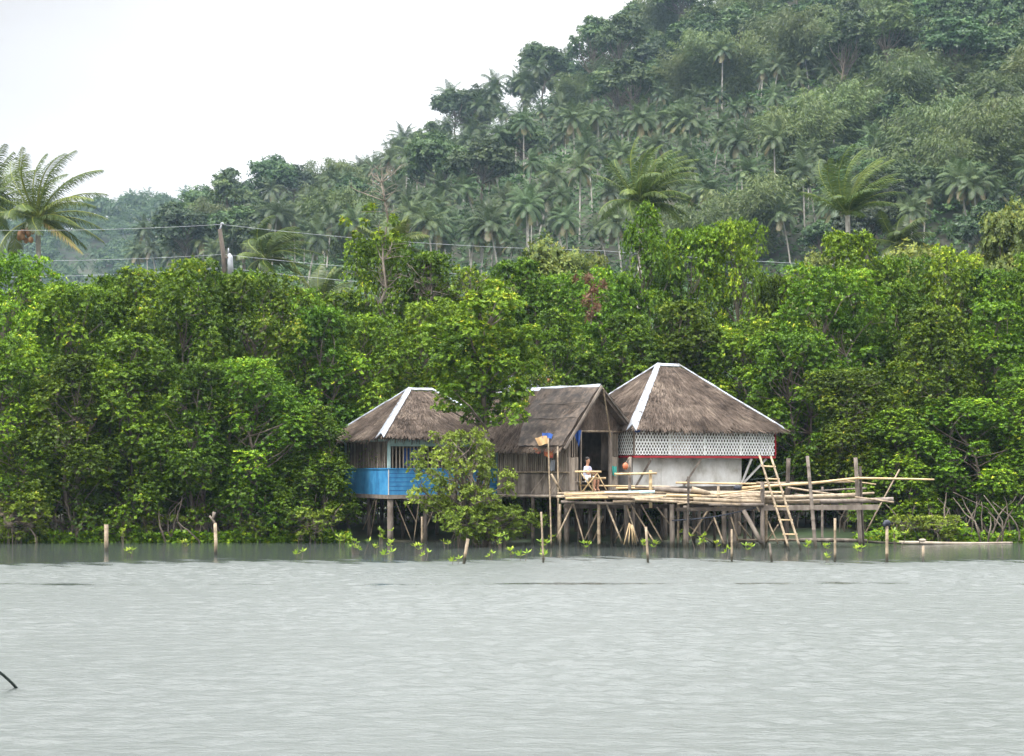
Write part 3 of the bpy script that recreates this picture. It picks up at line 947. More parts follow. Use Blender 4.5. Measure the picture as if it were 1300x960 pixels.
near_palm(48, 280, 100, 5.1, 51, (.6, 0, .12), 'big coconut palm with a bunch of brown coconuts at the far left', 26, 12, .95)
near_palm(-14, 262, 104, 4.0, 52, (.30, 0, .10), 'coconut palm cut by the left edge with only fronds showing', 20, 0, .8)
near_palm(338, 330, 112, 3.8, 53, (1.4, 0, .1), 'small wind-blown palm right of the wooden power pole', 18)
near_palm(408, 392, 104, 3.3, 54, (.35, 0, 0), 'palm mostly hidden in the canopy left of the bare tree', 16)
near_palm(814, 262, 108, 4.7, 55, (.6, 0, .15), 'wind-blown palm behind the tallest pointed mangrove', 30, 0, 1.15, 72)
near_palm(1076, 274, 112, 4.9, 56, (.75, 0, .35), 'wind-blown palm with upswept fronds behind the right-hand mangroves', 21, 0, 1.0, 58)
near_palm(500, 318, 104, 2.6, 57, (.4, 0, .1), 'short palm frond tuft just right of the bare twiggy tree', 12)
near_palm(1140, 312, 110, 2.6, 58, (.6, 0, .05), 'low palm fronds drooping right of the upswept palm', 14)

# --------------------------------------------------------------- hillside
HB = [make_broadleaf(60 + i, 12, 4.6, 26, (1.1, 2.1), .42, 3.6, 'hill_leaf', fl) for i, fl in enumerate((.7, .8, .95, .6, .85))]
HT = [make_broadleaf(70 + i, 16, 3.9, 24, (.9, 1.7), .40, 3.8, 'hill_leaf', .8) for i in range(2)]
BB = [make_bamboo(80 + i, 12) for i in range(3)]
HP = [make_palm(90 + i, (9, 11, 7, 12, 8)[i], 4.4, 24, 36, .075, 1.05, (.16, 0, 0), 'hill_palm', .9, .15, 3, 1.45)[:2] for i in range(5)]


def px_of(x, y): return 650 + x * F / y
def py_of(z, y): return HZ - (z - CAMH) * F / y


def where(px, py):
    """Plain words for where on the slope something stands."""
    h = 'along the crest' if py < 60 + max(0, (900 - px)) * .22 else 'high on the slope' if py < 150 else 'halfway up the slope' if py < 225 else 'near the foot of the slope'
    s = ('above the far left palm' if px < 200 else 'above the power pole' if px < 400 else 'above the blue hut' if px < 560 else 'above the open-crowned mangrove' if px < 700
         else 'above the gabled hut' if px < 800 else 'above the lattice hut' if px < 980 else 'above the ladder' if px < 1080 else 'above the platform end' if px < 1190 else 'at the right edge')
    return h + ' ' + s


def hillside():
    g = np.random.default_rng(123)
    cand = []
    y = 178.0
    while y < 425:
        step = 5.3 + (y - 178) * .015
        half = (650 + 40) * y / F
        x = -half + g.uniform(0, step)
        while x < half:
            xx = x + g.normal(0, step * .25); yy = y + g.normal(0, step * .25)
            cand.append((xx, yy)); x += step
        y += step * .95
    cnt = {'p': 0, 'b': 0, 'm': 0}
    rest = []
    for xx, yy in cand:
        z = float(ground_z(xx, yy)); px = px_of(xx, yy); py = py_of(z, yy)
        if py > 372 or py < -150: continue
        # palms rule the lower and middle slope, broadleaf and bamboo the upper right
        fp = .90 - .72 * sstep(300 - py, 60, 230) * (.6 + .4 * sstep(px, 700, 1100)) - .30 * sstep(px, 1000, 1150)
        fb = .05 + .30 * sstep(px, 780, 1050) + .12 * (py < 130)
        if px < 330: fp = .35; fb = .06
        if px > 620 and yy > 262 and g.random() < .18: continue
        zone = math.sin(xx * .07 + 2) * math.sin(yy * .06) * .18
        u = g.random()
        k = 'p' if u < fp + zone else 'm' if u < fp + zone + fb else 'b'
        if yy < 215 and px > 380: k = 'p' if g.random() < .7 else 'b'
        cnt[k] += 1
        s = g.uniform(.8, 1.25) * (.8 if yy < 260 and k == 'b' else 1)
        w = where(px, py - 40)
        rz = g.uniform(0, 6.28)
        if k == 'p':
            me = HP[int(g.integers(5))]
            if cnt['p'] > 300: rest.append((me, xx, yy, z, s, rz)); continue
            s *= .76
            tree_from('hill_palm', [('trunk', me[1]), ('crown', me[0])], (xx, yy, z), rz, (s, s, s * g.uniform(.8, 1.15)), 'hazy coconut palm ' + w, 'palm tree', 'coconut palms ' + w)
        elif k == 'm':
            me = BB[int(g.integers(3))]
            tree_from('bamboo_clump', [('stem', me[1]), ('crown', me[0])], (xx, yy, z), rz, (s * 1.25, s * 1.25, s * 1.15), 'feathery yellow-green bamboo clump ' + w, 'bamboo', 'bamboo clumps ' + w)
        else:
            tall = g.random() < .16
            me = HT[int(g.integers(2))] if tall else HB[int(g.integers(5))]
            if cnt['b'] > 300: rest.append((me, xx, yy, z, s, rz)); continue
            s *= 1.08 if yy > 270 else .92
            tree_from('broadleaf_tree', [('trunk', me[1]), ('crown', me[0])], (xx, yy, z), rz, (s, s, s * g.uniform(.85, 1.1)), 'hazy dark green broadleaf tree ' + w, 'tree', 'broadleaf trees ' + w)
    for px, top, yy, v, lab in ((762, 14, 392, 0, 'tall broadleaf tree standing out on the skyline above the lattice hut'), (605, 104, 396, 1, 'dark rounded tree on the skyline above the open-crowned mangrove')):
        xx = (px - 650) * yy / F; z = float(ground_z(xx, yy)); h = (P(px, top, yy).z - z) / 16.5
        tree_from('broadleaf_tree', [('trunk', HT[v][1]), ('crown', HT[v][0])], (xx, yy, z), 1.0, (1.1, 1.1, h), lab, 'tree')
    print('HILL', cnt, 'rest', len(rest))
    return rest


rest = hillside()


def face_arrays(me):
    n = len(me.vertices); co = np.empty(n * 3, np.float32); me.vertices.foreach_get('co', co)
    t = np.empty(len(me.polygons), np.float32); me.attributes['tint'].data.foreach_get('value', t)
    return co.reshape(-1, 4, 3).astype(float), t


def far_forest():
    """The hazy wood on the distant ridge plus trees past the count on the near hill."""
    g = np.random.default_rng(77)
    Q = []; TT = []
    arr = [face_arrays(m[0]) for m in HB + HP]
    for i in range(1200):
        yy = g.uniform(560, 790); xx = px = g.uniform(-260, 400); xx = (px - 650) * yy / F
        z = float(ground_z(xx, yy)) - 1.5
        q, t = arr[int(g.integers(len(arr)))]
        sel = g.random(len(q)) < .22
        s = g.uniform(.7, 1.15); a = g.uniform(0, 6.28)
        c, s_ = math.cos(a), math.sin(a)
        Rm = np.array([[c, -s_, 0], [s_, c, 0], [0, 0, 1]])
        qq = q[sel]; ce = qq.mean(1, keepdims=True); qq = ce + (qq - ce) * 2.0
        Q.append((qq @ Rm.T) * s + [xx, yy, z]); TT.append(t[sel])
    me = quads_mesh('far_forest', np.concatenate(Q), np.concatenate(TT), M['hill_leaf'])
    o = link('far_forest', me); o['kind'] = 'stuff'; o['label'] = 'hazy blue wood covering the distant ridge'
    if rest:
        Q = []; TT = []
        for me_, xx, yy, z, s, a in rest:
            q, t = face_arrays(me_[0])
            c, s_ = math.cos(a), math.sin(a)
            Rm = np.array([[c, -s_, 0], [s_, c, 0], [0, 0, 1]])
            Q.append((q @ Rm.T) * s + [xx, yy, z]); TT.append(t)
        me = quads_mesh('hill_forest', np.concatenate(Q), np.concatenate(TT), M['hill_leaf'])
        o = link('hill_forest', me); o['kind'] = 'stuff'; o['label'] = 'mass of further trees filling the hillside forest'


far_forest()


def hill_under():
    g = np.random.default_rng(9)
    n = 95000
    Y = 130 + 320 * g.random(n) ** .8
    X = (g.uniform(-60, 1360, n) - 650) * Y / F
    clump = .5 + .5 * np.sin(X * .5 + 3 * np.sin(Y * .21)) * np.sin(Y * .43)
    z = ground_z(X, Y) + g.random(n) * (1.0 + 2.6 * clump)
    c = np.stack([X, Y, z], 1)
    ax = unit(np.stack([g.normal(0, .4, n), g.normal(-.3, .4, n), np.ones(n)], 1))
    q, idx = rosettes(c, ax, 5, .55, .32, g, .3)
    t = g.normal(.5, .2, n)[idx]
    o = link('hill_undergrowth', quads_mesh('hill_undergrowth', q, t, M['undergrowth'])); o['kind'] = 'stuff'
    o['label'] = 'dense shrubs and undergrowth between the hillside trees'


hill_under()

# ---------------------------------------------------------- thatch and tin
def slope_thatch(mb, a, b, c, d, g, dens=330, course=.30, ln=.42, wd=.028, fringe=True, lift=.05):
    """Strands on the slope a-b (eave, left to right) / d-c (top, left to right), laid in courses, ragged at the eave."""
    a, b, c, d = [np.array(q, float) for q in (a, b, c, d)]
    nrm = np.cross(b - a, (d + c) / 2 - (a + b) / 2); nrm = nrm / np.linalg.norm(nrm)
    if nrm[2] < 0: nrm = -nrm
    H = np.linalg.norm((c + d) / 2 - (a + b) / 2); W0 = np.linalg.norm(b - a); W1 = np.linalg.norm(c - d)
    n = int(dens * H * (W0 + W1) / 2)
    v = g.random(n * 3); keep = g.random(n * 3) < (W0 + (W1 - W0) * v) / max(W0, W1)
    v = v[keep][:n]; n = len(v)
    k = np.floor(v * H / course); v = np.clip((k * course + np.abs(g.normal(0, course * .3, n))) / H, 0, .99)
    u = g.random(n)
    bot = a + (b - a) * u[:, None]; top = d + (c - d) * u[:, None]
    p = bot + (top - bot) * v[:, None]
    down = unit(bot - top)
    al = unit(np.tile(b - a, (n, 1)))
    dr = unit(down + al * g.normal(0, .20, n)[:, None] + nrm * g.uniform(.0, .16, n)[:, None] * 1.0)
    st = p + nrm * (lift + g.random(n)[:, None] * .03)
    L_ = ln * g.uniform(.5, 1.2, n)
    Q = [strand(st, dr, nrm, L_, wd * g.uniform(.6, 1.6, n))]
    if fringe:
        m_ = int(W0 * 75); u = g.random(m_)
        p = a + (b - a) * u[:, None]
        top = d + (c - d) * u[:, None]
        down = unit(p - top)
        dr = unit(down * .8 + np.array([0, 0, -.55]) + g.normal(0, .16, (m_, 3)))
        Q.append(strand(p - down * .1 + nrm * g.uniform(-.03, .05, m_)[:, None], dr, nrm, g.uniform(.18, .42, m_), .03 * g.uniform(.5, 1.5, m_)))
    q = np.concatenate(Q)
    f = [tuple(range(i * 4, i * 4 + 4)) for i in range(len(q))]
    mb.add(q.reshape(-1, 3), f)


def strand(p, d, nrm, L_, w):
    side = unit(np.cross(d, np.broadcast_to(nrm, d.shape))) * (w / 2)[:, None]
    e = p + d * L_[:, None]
    return np.stack([p - side, p + side, e + side * .5, e - side * .5], 1)


def slab(mb, pts, t):
    """Thick slab under polygon pts (3 or 4 points)."""
    pts = [Vector(p) for p in pts]
    n = (pts[1] - pts[0]).cross(pts[2] - pts[0]).normalized()
    if n.z < 0: n = -n
    k = len(pts)
    vs = pts + [p - n * t for p in pts]
    mb.add(vs, [tuple(range(k)), tuple(range(2 * k - 1, k - 1, -1))] + [(i, (i + 1) % k, k + (i + 1) % k, k + i) for i in range(k)])


def ridge_cap(mb, a, b, w0, w1, na, nb, lift=.135, n=9):
    """Bent tin strip along a hip or ridge from a to b; na, nb = outward horizontal directions of its wings."""
    a = Vector(a); b = Vector(b); na = Vector(na).normalized(); nb = Vector(nb).normalized()
    g = random.Random(int(abs(a.x * 100) + abs(b.z * 70)))
    vs = []; fs = []
    for i in range(n + 1):
        t = i / n
        w = w0 + (w1 - w0) * t
        p = a.lerp(b, t) + Vector((0, 0, lift + g.uniform(-.008, .012)))
        step = .012 * (i % 3 == 0)
        l = p + na * (w + g.uniform(-.01, .01)); r_ = p + nb * (w + g.uniform(-.01, .01))
        vs += [l + Vector((0, 0, step)), p + Vector((0, 0, step + .015)), r_ + Vector((0, 0, step)), l - Vector((0, 0, .012)), p - Vector((0, 0, .0)), r_ - Vector((0, 0, .012))]
    for i in range(n):
        o = i * 6
        fs += [(o, o + 1, o + 7, o + 6), (o + 1, o + 2, o + 8, o + 7), (o + 4, o + 3, o + 9, o + 10), (o + 5, o + 4, o + 10, o + 11), (o + 3, o, o + 6, o + 9), (o + 2, o + 5, o + 11, o + 8)]
    fs += [(0, 3, 4, 1), (1, 4, 5, 2), (n * 6, n * 6 + 1, n * 6 + 4, n * 6 + 3), (n * 6 + 1, n * 6 + 2, n * 6 + 5, n * 6 + 4)]
    mb.add(vs, fs)


def lattice(mb, x0, x1, z0, z1, place, sp=.128, w=.036, t=.006, ang=60):
    """Crossed strips clipped to the rectangle; place(u, z, depth) -> local point."""
    tn = math.tan(R(ang)); H = z1 - z0; run = H / tn
    for s, dep in ((1, 0), (-1, .009)):
        u = x0 - run
        while u < x1 + run:
            ua, za, ub, zb = (u, z0, u + run, z1) if s > 0 else (u + run, z0, u, z1)
            # clip
            if s > 0:
                if ua < x0: za += (x0 - ua) * tn; ua = x0
                if ub > x1: zb -= (ub - x1) * tn; ub = x1
            else:
                if ub < x0: zb -= (x0 - ub) * tn; ub = x0
                if ua > x1: za += (ua - x1) * tn; ua = x1
            if zb - za > .03:
                a = Vector(place(ua, za, dep)); b = Vector(place(ub, zb, dep)); nn = (Vector(place(0, 0, 1)) - Vector(place(0, 0, 0)))
                mb.bar(a, b, w, t, nn)
            u += sp


def hip_roof(root, W, D, ov, ze, zt, rl, seed, caps, ridge_shift=0.0, mat='thatch'):
    """Thatched hip roof over the local rectangle 0..W x 0..D."""
    g = np.random.default_rng(seed)
    a = (-ov, -ov, ze); b = (W + ov, -ov, ze); c = (W + ov, D + ov, ze); d = (-ov, D + ov, ze)
    cx, cy = W / 2 + ridge_shift, D / 2
    r0 = (cx - rl / 2, cy, zt); r1 = (cx + rl / 2, cy, zt)
    base = LMB()
    for pts in ((a, b, r1, r0), (b, c, r1), (c, d, r0, r1), (d, a, r0)):
        slab(base, pts, .14)
    ro = base.build('roof', M['thatch_base'], root)
    st = LMB()
    slope_thatch(st, a, b, r1, r0, g, 420)
    slope_thatch(st, d, a, r0, r0, g, 420)
    slope_thatch(st, b, c, r1, r1, g, 170)
    slope_thatch(st, c, d, r0, r1, g, 120)
    st.build('thatch', M[mat], ro)
    lf, rt, fr, bk = (-1, 0, -.75), (1, 0, -.75), (0, -1, -.75), (0, 1, -.75)
    sl = (zt - ze) / (W / 2 - rl / 2 + ov); sd = (zt - ze) / (D / 2 + ov)
    lf = (-1, 0, -sl); rt = (1, 0, -sl); fr = (0, -1, -sd); bk = (0, 1, -sd)
    for nm, w0, w1 in caps:
        mb = LMB()
        ext = lambda p, q: tuple(p[i] + (p[i] - q[i]) * .03 for i in range(3))
        if nm == 'fl': ridge_cap(mb, r0, ext(a, r0), w0, w1, lf, fr)
        if nm == 'fr': ridge_cap(mb, r1, ext(b, r1), w0, w1, rt, fr)
        if nm == 'bl': ridge_cap(mb, r0, ext(d, r0), w0, w1, lf, bk)
        if nm == 'br': ridge_cap(mb, r1, ext(c, r1), w0, w1, rt, bk)
        if nm == 'top': ridge_cap(mb, r0, r1, w0, w1, fr, bk, .125, 4)
        mb.build('ridge_cap', M['tin'], ro)
    return ro


# ----------------------------------------------------- the lattice hut (right)
DK = 1.86
def lattice_hut():
    a = R(30); Y0 = 60.6
    root = empty('lattice_hut', (P(805, 0, Y0).x, Y0, 0), a,
                 'stilt hut with tall thatched hip roof, white lattice band and red sill', 'hut', 'thatched stilt huts')
    W, D = 6.35, 4.8
    zl0, zl1, z_w0 = 3.06, 4.16, DK + .12
    hip_roof(root, W, D, .14, 4.12, 6.46, .95, 301, (('fl', .19, .34), ('fr', .07, .12), ('bl', .10, .12), ('top', .12, .12), ('br', .1, .1)))
    # lower wall, set back from the lattice band
    ix0, ix1, iy0, iy1 = .22, W - 1.25, .40, D - .3
    mb = LMB()
    mb.box(ix0, ix1, iy0, iy0 + .05, z_w0, zl0 - .04)
    w = mb.build('wall', M['white'], root)
    mb = LMB(); mb.box(ix0, ix0 + .05, iy0 + .05, iy1, z_w0, zl0 - .04); mb.build('wall', M['white'], root)
    mb = LMB(); mb.box(ix1 - .05, ix1, iy0 + .05, iy1, z_w0, zl0 - .04); mb.build('wall', M['white'], root)
    mb = LMB(); mb.box(ix0 + .05, ix1 - .05, iy1 - .05, iy1, z_w0, zl0 - .04); mb.build('wall', M['white'], root)
    mb = LMB()
    for x in (1.45, 2.75, 3.95): mb.box(x, x + .03, iy0 - .012, iy0 - .002, z_w0, zl0 - .05)
    mb.box(ix0, ix1, iy0 - .014, iy0 - .003, z_w0, z_w0 + .03)
    mb.build('batten', M['white'], w)
    # floor of the overhanging band, sill
    mb = LMB(); mb.box(.03, W - .03, .03, D - .03, zl0 - .035, zl0 - .005); mb.build('floor', M['timber'], root)
    for bx in ((-.03, W + .03, -.035, .025), (-.03, .03, .03, D), (W - .03, W + .035, .03, D)):
        mb = LMB(); mb.box(bx[0], bx[1], bx[2], bx[3], zl0 - .045, zl0 + .03); mb.build('sill', M['red'], root)
    mb = LMB(); mb.box(W - .005, W + .04, -.04, .02, zl0 + .056, zl1 - .12); mb.build('corner_post', M['red'], root)
    mb = LMB(); mb.box(-.04, .02, -.04, .02, zl0 + .056, zl1 - .05); mb.build('corner_post', M['timber'], root)
    # lattice panels on all four sides
    for pl, n in ((lambda u, z, d: (u, .0 - d, z), W), (lambda u, z, d: (0 - d, u, z), D), (lambda u, z, d: (W + d, u, z), D), (lambda u, z, d: (u, D + d, z), W)):
        mb = LMB(); lattice(mb, .02, n - .01, zl0 + .06, zl1, pl)
        mb.build('lattice', M['lattice'], root)
    mb = LMB()
    for x in (1.55, 3.1, 4.75): mb.box(x, x + .05, .012, .04, zl0 + .06, zl1)
    mb.box(.03, W - .03, .042, .07, zl0 + .50, zl0 + .54)
    mb.build('frame', M['lattice'], root)
    # inner board behind part of the lattice
    mb = LMB(); mb.box(1.7, 2.7, .30, .33, zl0, zl1); mb.build('inner_panel', M['slat'], root)
    mb = LMB(); mb.box(.1, W - .1, .75, .79, zl0, zl1 + .5); mb.box(.45, .49, .79, D - .2, zl0, zl1 + .5); mb.box(W - .4, W - .36, .79, D - .2, zl0, zl1 + .5); mb.build('shade_backing', M['timber_dark'], root)  # dark boards added close behind the lattice so its holes stay dark
    # braces carrying the overhang
    for p, q, mt in (((.35, .38, DK + .15), (.75, -.02, zl0 - .06), 'timber'), ((2.45, .38, DK + .15), (2.95, -.02, zl0 - .06), 'timber'),
                     ((ix1 - .05, .36, DK + .15), (ix1 + .18, .02, zl0 - .06), 'white'), ((ix1 + .03, .5, DK + .12), (W - .3, .12, zl0 - .06), 'white')):
        mb = LMB(); mb.bar(p, q, .07, .07); mb.build('brace', M[mt], root)
    # stilts
    for x in (.3, 1.7, 3.2, ix1 - .1):
        for y in (.5, 2.4, D - .5):
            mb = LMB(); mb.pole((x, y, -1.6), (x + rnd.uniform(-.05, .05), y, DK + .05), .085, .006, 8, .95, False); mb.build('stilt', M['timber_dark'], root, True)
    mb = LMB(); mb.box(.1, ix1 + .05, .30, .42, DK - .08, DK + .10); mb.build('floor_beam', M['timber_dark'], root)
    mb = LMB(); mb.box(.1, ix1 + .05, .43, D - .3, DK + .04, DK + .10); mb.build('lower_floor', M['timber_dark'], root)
    return root


lattice_hut()

# ----------------------------------------------------------- blue hut (left)
def blue_hut():
    a = R(25); Y0 = 60.0
    root = empty('blue_hut', (P(493, 0, Y0).x, Y0, 0), a,
                 'stilt hut with blue boarded lower walls and tin-capped thatched hip roof', 'hut', 'thatched stilt huts')
    W, D = 4.3, 4.65
    hip_roof(root, W, D, .38, 3.78, 5.48, .9, 302, (('fl', .22, .28), ('fr', .13, .18), ('bl', .13, .15), ('top', .12, .12)))
    z0, zs, zt = 1.70, 2.60, 3.80
    for bx in ((0, W, 0, .04), (0, .04, .045, D), (W - .04, W, .045, D), (.045, W - .045, D - .04, D)):
        mb = LMB(); mb.box(*bx, z0, zs); mb.build('wall', M['blue'], root)
    mb = LMB()
    for k in range(1, 6): mb.box(.0, W, -.006, -.002, z0 + k * .15, z0 + k * .15 + .014)
    mb.build('board_joint', M['blue_cloth'], root)
    mb = LMB(); mb.box(-.03, W + .03, -.04, .06, zs + .002, zs + .045); mb.build('sill', M['blue'], root)
    mb = LMB(); mb.box(-.04, .06, .062, D, zs + .002, zs + .045); mb.build('sill', M['blue'], root)
    for x, y in ((0, 0), (W - .09, 0), (0, D - .09), (W - .09, D - .09)):
        mb = LMB(); mb.box(x - .012, x + .08, y - .012, y + .08, zs + .046, zt + .05); mb.build('corner_post', M['pale_green'], root)
    mb = LMB(); mb.box(-.012, .02, -.014, -.0065, z0, zs); mb.build('corner_strip', M['white'], root)
    # front: painted lintel band and upright bars
    mb = LMB(); mb.box(.09, W - .1, -.01, .03, 3.42, 3.80); mb.build('lintel', M['pale_green'], root)
    mb = LMB(); mb.box(.03, .07, .09, D - .1, 3.60, 3.80); mb.build('lintel', M['pale_green'], root)
    mb = LMB()
    x = .14
    while x < W - .15:
        mb.box(x, x + .045, .0, .02, zs + .046, 3.415); x += .135
    mb.build('window_bars', M['slat'], root)
    mb = LMB(); y = .14
    while y < D - .15:
        mb.bar((.03, y, zs + .046), (.03, y + rnd.uniform(-.03, .03), 3.6), .045, .02, (1, 0, 0)); y += .165
    mb.build('window_bars', M['slat'], root)
    mb = LMB(); y = .2
    while y < D - .15:
        mb.bar((W - .03, y, zs + .046), (W - .03, y, 3.8), .05, .02, (1, 0, 0)); y += .125
    mb.build('window_bars', M['slat'], root)
    mb = LMB(); mb.box(.2, W - .2, D - .06, D - .042, zs, zt); mb.build('back_panel', M['timber_dark'], root)
    mb = LMB(); mb.box(.6, 1.3, .10, .12, zs + .1, 3.35); mb.build('curtain', M['blue_cloth'], root)
    mb = LMB(); mb.box(-.05, W + .05, -.06, D + .05, z0 - .14, z0 - .003); mb.build('floor', M['timber'], root)
    for x in (.12, 1.45, 2.8, W - .12):
        for y in (.12, 2.3, D - .15):
            first = x < .2 and y < .2
            mb = LMB(); mb.pole((x, y, -1.6), (x, y, z0 - .14), .12 if first else .08, .004, 8, .95, False)
            mb.build('stilt', M['timber'] if first else M['timber_dark'], root, True)
    for p, q in (((.3, .1, 1.5), (.9, .1, .1)), ((1.2, .1, 1.5), (1.0, .1, .0)), ((.7, .3, 1.55), (1.15, .2, .7)), ((0, 1.2, 1.5), (.02, 1.9, .1)), ((.0, 2.6, .4), (0, 1.4, 1.5)), ((1.9, .1, 1.5), (1.3, .1, .1))):
        mb = LMB(); mb.pole(p, q, .02, .01, 6); mb.build('brace', M['bamboo'], root)
    return root


blue_hut()

# -------------------------------------------------------- gabled hut (middle)
def gabled_hut():
    Y0 = 59.0
    ang = R(45)     # local x runs along the gable wall (right and back), local y along the long wall (left and back)
    root = empty('gabled_hut', (P(720, 0, Y0).x, Y0, 0), ang,
                 'open-fronted stilt hut with gabled thatch roof and dark doorway between the two hip-roofed huts', 'hut', 'thatched stilt huts')
    W, Ln = 2.68, 3.45
    zf = DK; zr = 5.46
    xr = 1.34                      # ridge position
    xl, zl = -.48, 3.42            # left eave
    xh, zh = W + .42, 4.04         # right eave
    yf = -.35
    g = np.random.default_rng(303)
    mb = LMB()
    A = (xl, yf, zl); B = (xl, 3.75, zl); C_ = (xr, 4.8, zr); D_ = (xr, yf, zr); E = (xh, yf, zh); Fq = (xh, 4.0, zh)
    slab(mb, (B, A, D_, C_), .13); slab(mb, (E, Fq, C_, D_), .13)
    ro = mb.build('roof', M['thatch_base'], root)
    st = LMB(); slope_thatch(st, B, A, D_, C_, g, 420); slope_thatch(st, E, Fq, C_, D_, g, 320)
    st.build('thatch', M['thatch'], ro)
    mb = LMB(); ridge_cap(mb, D_, C_, .13, .17, (-1, 0, -1.12), (1, 0, -.8), .11, 8); mb.build('ridge_cap', M['tin'], ro)
    # sheet of dark netting thrown over the front part of the left slope
    n1, n2 = 16, 14
    vs = []; fs = []
    nr = Vector((-(zr - zl), 0, xr - xl)).normalized()
    for i in range(n1 + 1):
        for j in range(n2 + 1):
            u = i / n1; v = j / n2
            y = yf - .04 + u * (2.15 + .5 * math.sin(v * 2.2) + .25 * v)
            x = xl - .07 + v * (xr - xl + .05); z = zl - .07 + v * (zr - zl + .04)
            h = .135 + .025 * math.sin(u * 9 + v * 4) + .02 * math.sin(v * 17 + u * 3) + rnd.uniform(0, .012)
            p = Vector((x, y, z)) + nr * h
            if v < .02: p.z -= .05 * rnd.random()
            vs.append(p)
    for i in range(n1):
        for j in range(n2):
            o = i * (n2 + 1) + j; fs.append((o, o + 1, o + n2 + 2, o + n2 + 1))
    k = len(vs)
    mb = LMB(); mb.add(vs + [v - nr * .012 for v in vs], fs + [tuple(reversed([q + k for q in f])) for f in fs])
    tp = mb.build('shade_net', M['tarp'], ro, True)
    # folds lying across the net
    for v in (.42, .68):
        mb = LMB()
        mb.tube([Vector((xl + v * (xr - xl), yf + t * 2.3, zl + v * (zr - zl) + .02 * math.sin(t * 9))) + nr * .175 for t in [i / 8 for i in range(9)]], .014, 5)
        mb.build('seam', M['timber_dark'], tp)
    # barge boards
    mb = LMB(); mb.bar((xl - .10, yf - .06, zl - .12), (xr, yf - .06, zr + .06), .05, .085, (0, 0, 1)); mb.build('barge_board', M['timber'], root)
    mb = LMB(); mb.bar((xr + .02, yf - .055, zr), (xh, yf - .055, zh - .06), .05, .07, (0, 0, 1)); mb.build('barge_board', M['timber_dark'], root)
    # thatched gable triangle
    zg = 3.96
    def edge(z): return (xl + (z - zl) / (zr - zl) * (xr - xl), xh - (z - zh) / (zr - zh) * (xh - xr) if z > zh else W + .3)
    mb = LMB()
    x0, x1 = edge(zg); pts = [(x0 + .15, .0, zg), (x1 - .02, .0, zg), (W + .15, 0, 4.15), (xr, .0, zr - .14)]
    vs = pts + [(p[0], p[1] + .06, p[2]) for p in pts]
    mb.add(vs, [(0, 1, 2, 3), (7, 6, 5, 4), (0, 4, 5, 1), (1, 5, 6, 2), (2, 6, 7, 3), (3, 7, 4, 0)])
    ga = mb.build('gable_wall', M['thatch_base'], root)
    st = LMB(); q = []
    n = 2600
    zz = zg + (zr - .2 - zg) * g.random(n) ** 1.3; e0 = x0 + .15 + (xr - x0 - .15) * (zz - zg) / (zr - zg - .14); e1 = W + .22 - (W + .22 - xr) * (zz - zg) / (zr - zg - .14)
    xx = e0 + (e1 - e0) * g.random(n)
    p = np.stack([xx, np.full(n, -.01) - g.random(n) * .03, zz + .12], 1)
    d = unit(np.stack([g.normal(0, .22, n), -g.random(n) * .14, -np.ones(n)], 1))
    qq = strand(p, d, np.array([0, -1, 0.]), np.minimum(g.uniform(.15, .36, n), zz + .12 - zg + .07), g.uniform(.015, .04, n))
    st.add(qq.reshape(-1, 3), [tuple(range(i * 4, i * 4 + 4)) for i in range(n)])
    st.build('thatch', M['thatch'], ga)
    mb = LMB(); mb.pole((x0 + .05, -.05, zg - .02), (W + .32, -.05, zg - .01), .025, .003); mb.build('tie_pole', M['bamboo'], root)
    # front prop pole and door posts
    mb = LMB(); mb.pole((xr + .02, yf - .10, zr - .02), (2.16, -.10, zg - .25), .028, .004); mb.build('prop_pole', M['bamboo'], root)
    for x, r_ in ((.64, .035), (2.16, .075)):
        mb = LMB(); mb.pole((x, -.06, zf - .1), (x, -.06, zg + (.0 if x < 1 else -.02)), r_, .004, 8, .95, False); mb.build('door_post', M['timber'], root)
    # gable wall panels left and right of the doorway: planks below, bars above
    for x0_, x1_, zb in ((.03, .60, 3.02), (2.25, W, 3.05)):
        mb = LMB(); x = x0_
        while x < x1_ - .02:
            mb.box(x, min(x + .085, x1_), .0 + rnd.uniform(0, .006), .022, zf, zb + rnd.uniform(-.01, .01)); x += .092
        mb.build('wall_planks', M['slat'], root)
        mb = LMB(); x = x0_ + .02
        while x < x1_ - .02:
            mb.box(x, x + .035, .002, .02, zb + .012, zg + .02); x += .11
        mb.build('window_bars', M['slat'], root)
        mb = LMB(); mb.box(x0_ + .02, x1_, .45, .47, zb - .5, zg); mb.build('inner_panel', M['timber_dark'], root)
    # long wall facing left: bars above, planks below
    mb = LMB(); y = .05
    while y < Ln:
        mb.bar((-.0, y, 2.52), (rnd.uniform(-.01, .01), y + rnd.uniform(-.02, .02), 3.75), .058, .018, (1, 0, 0)); y += .098
    mb.build('window_bars', M['slat'], root)
    mb = LMB(); y = .03
    while y < Ln:
        mb.box(.02, .04, y, y + .10, zf - .12, 2.46 + rnd.uniform(-.01, .01)); y += .108
    mb.build('wall_planks', M['timber'], root)
    mb = LMB(); mb.pole((-.05, -.15, 2.49), (-.05, Ln + .1, 2.50), .03, .003); mb.build('sill_pole', M['bamboo'], root)
    mb = LMB(); mb.box(.045, .10, -.03, .027, zf - .12, 3.95); mb.build('corner_post', M['timber'], root)
    # rear and right walls, floor
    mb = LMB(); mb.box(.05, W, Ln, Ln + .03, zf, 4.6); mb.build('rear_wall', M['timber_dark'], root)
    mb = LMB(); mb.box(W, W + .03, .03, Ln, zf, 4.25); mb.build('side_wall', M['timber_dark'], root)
    mb = LMB(); mb.box(-.05, W + .03, -.1, Ln, zf - .17, zf - .125); mb.build('floor', M['timber_dark'], root)
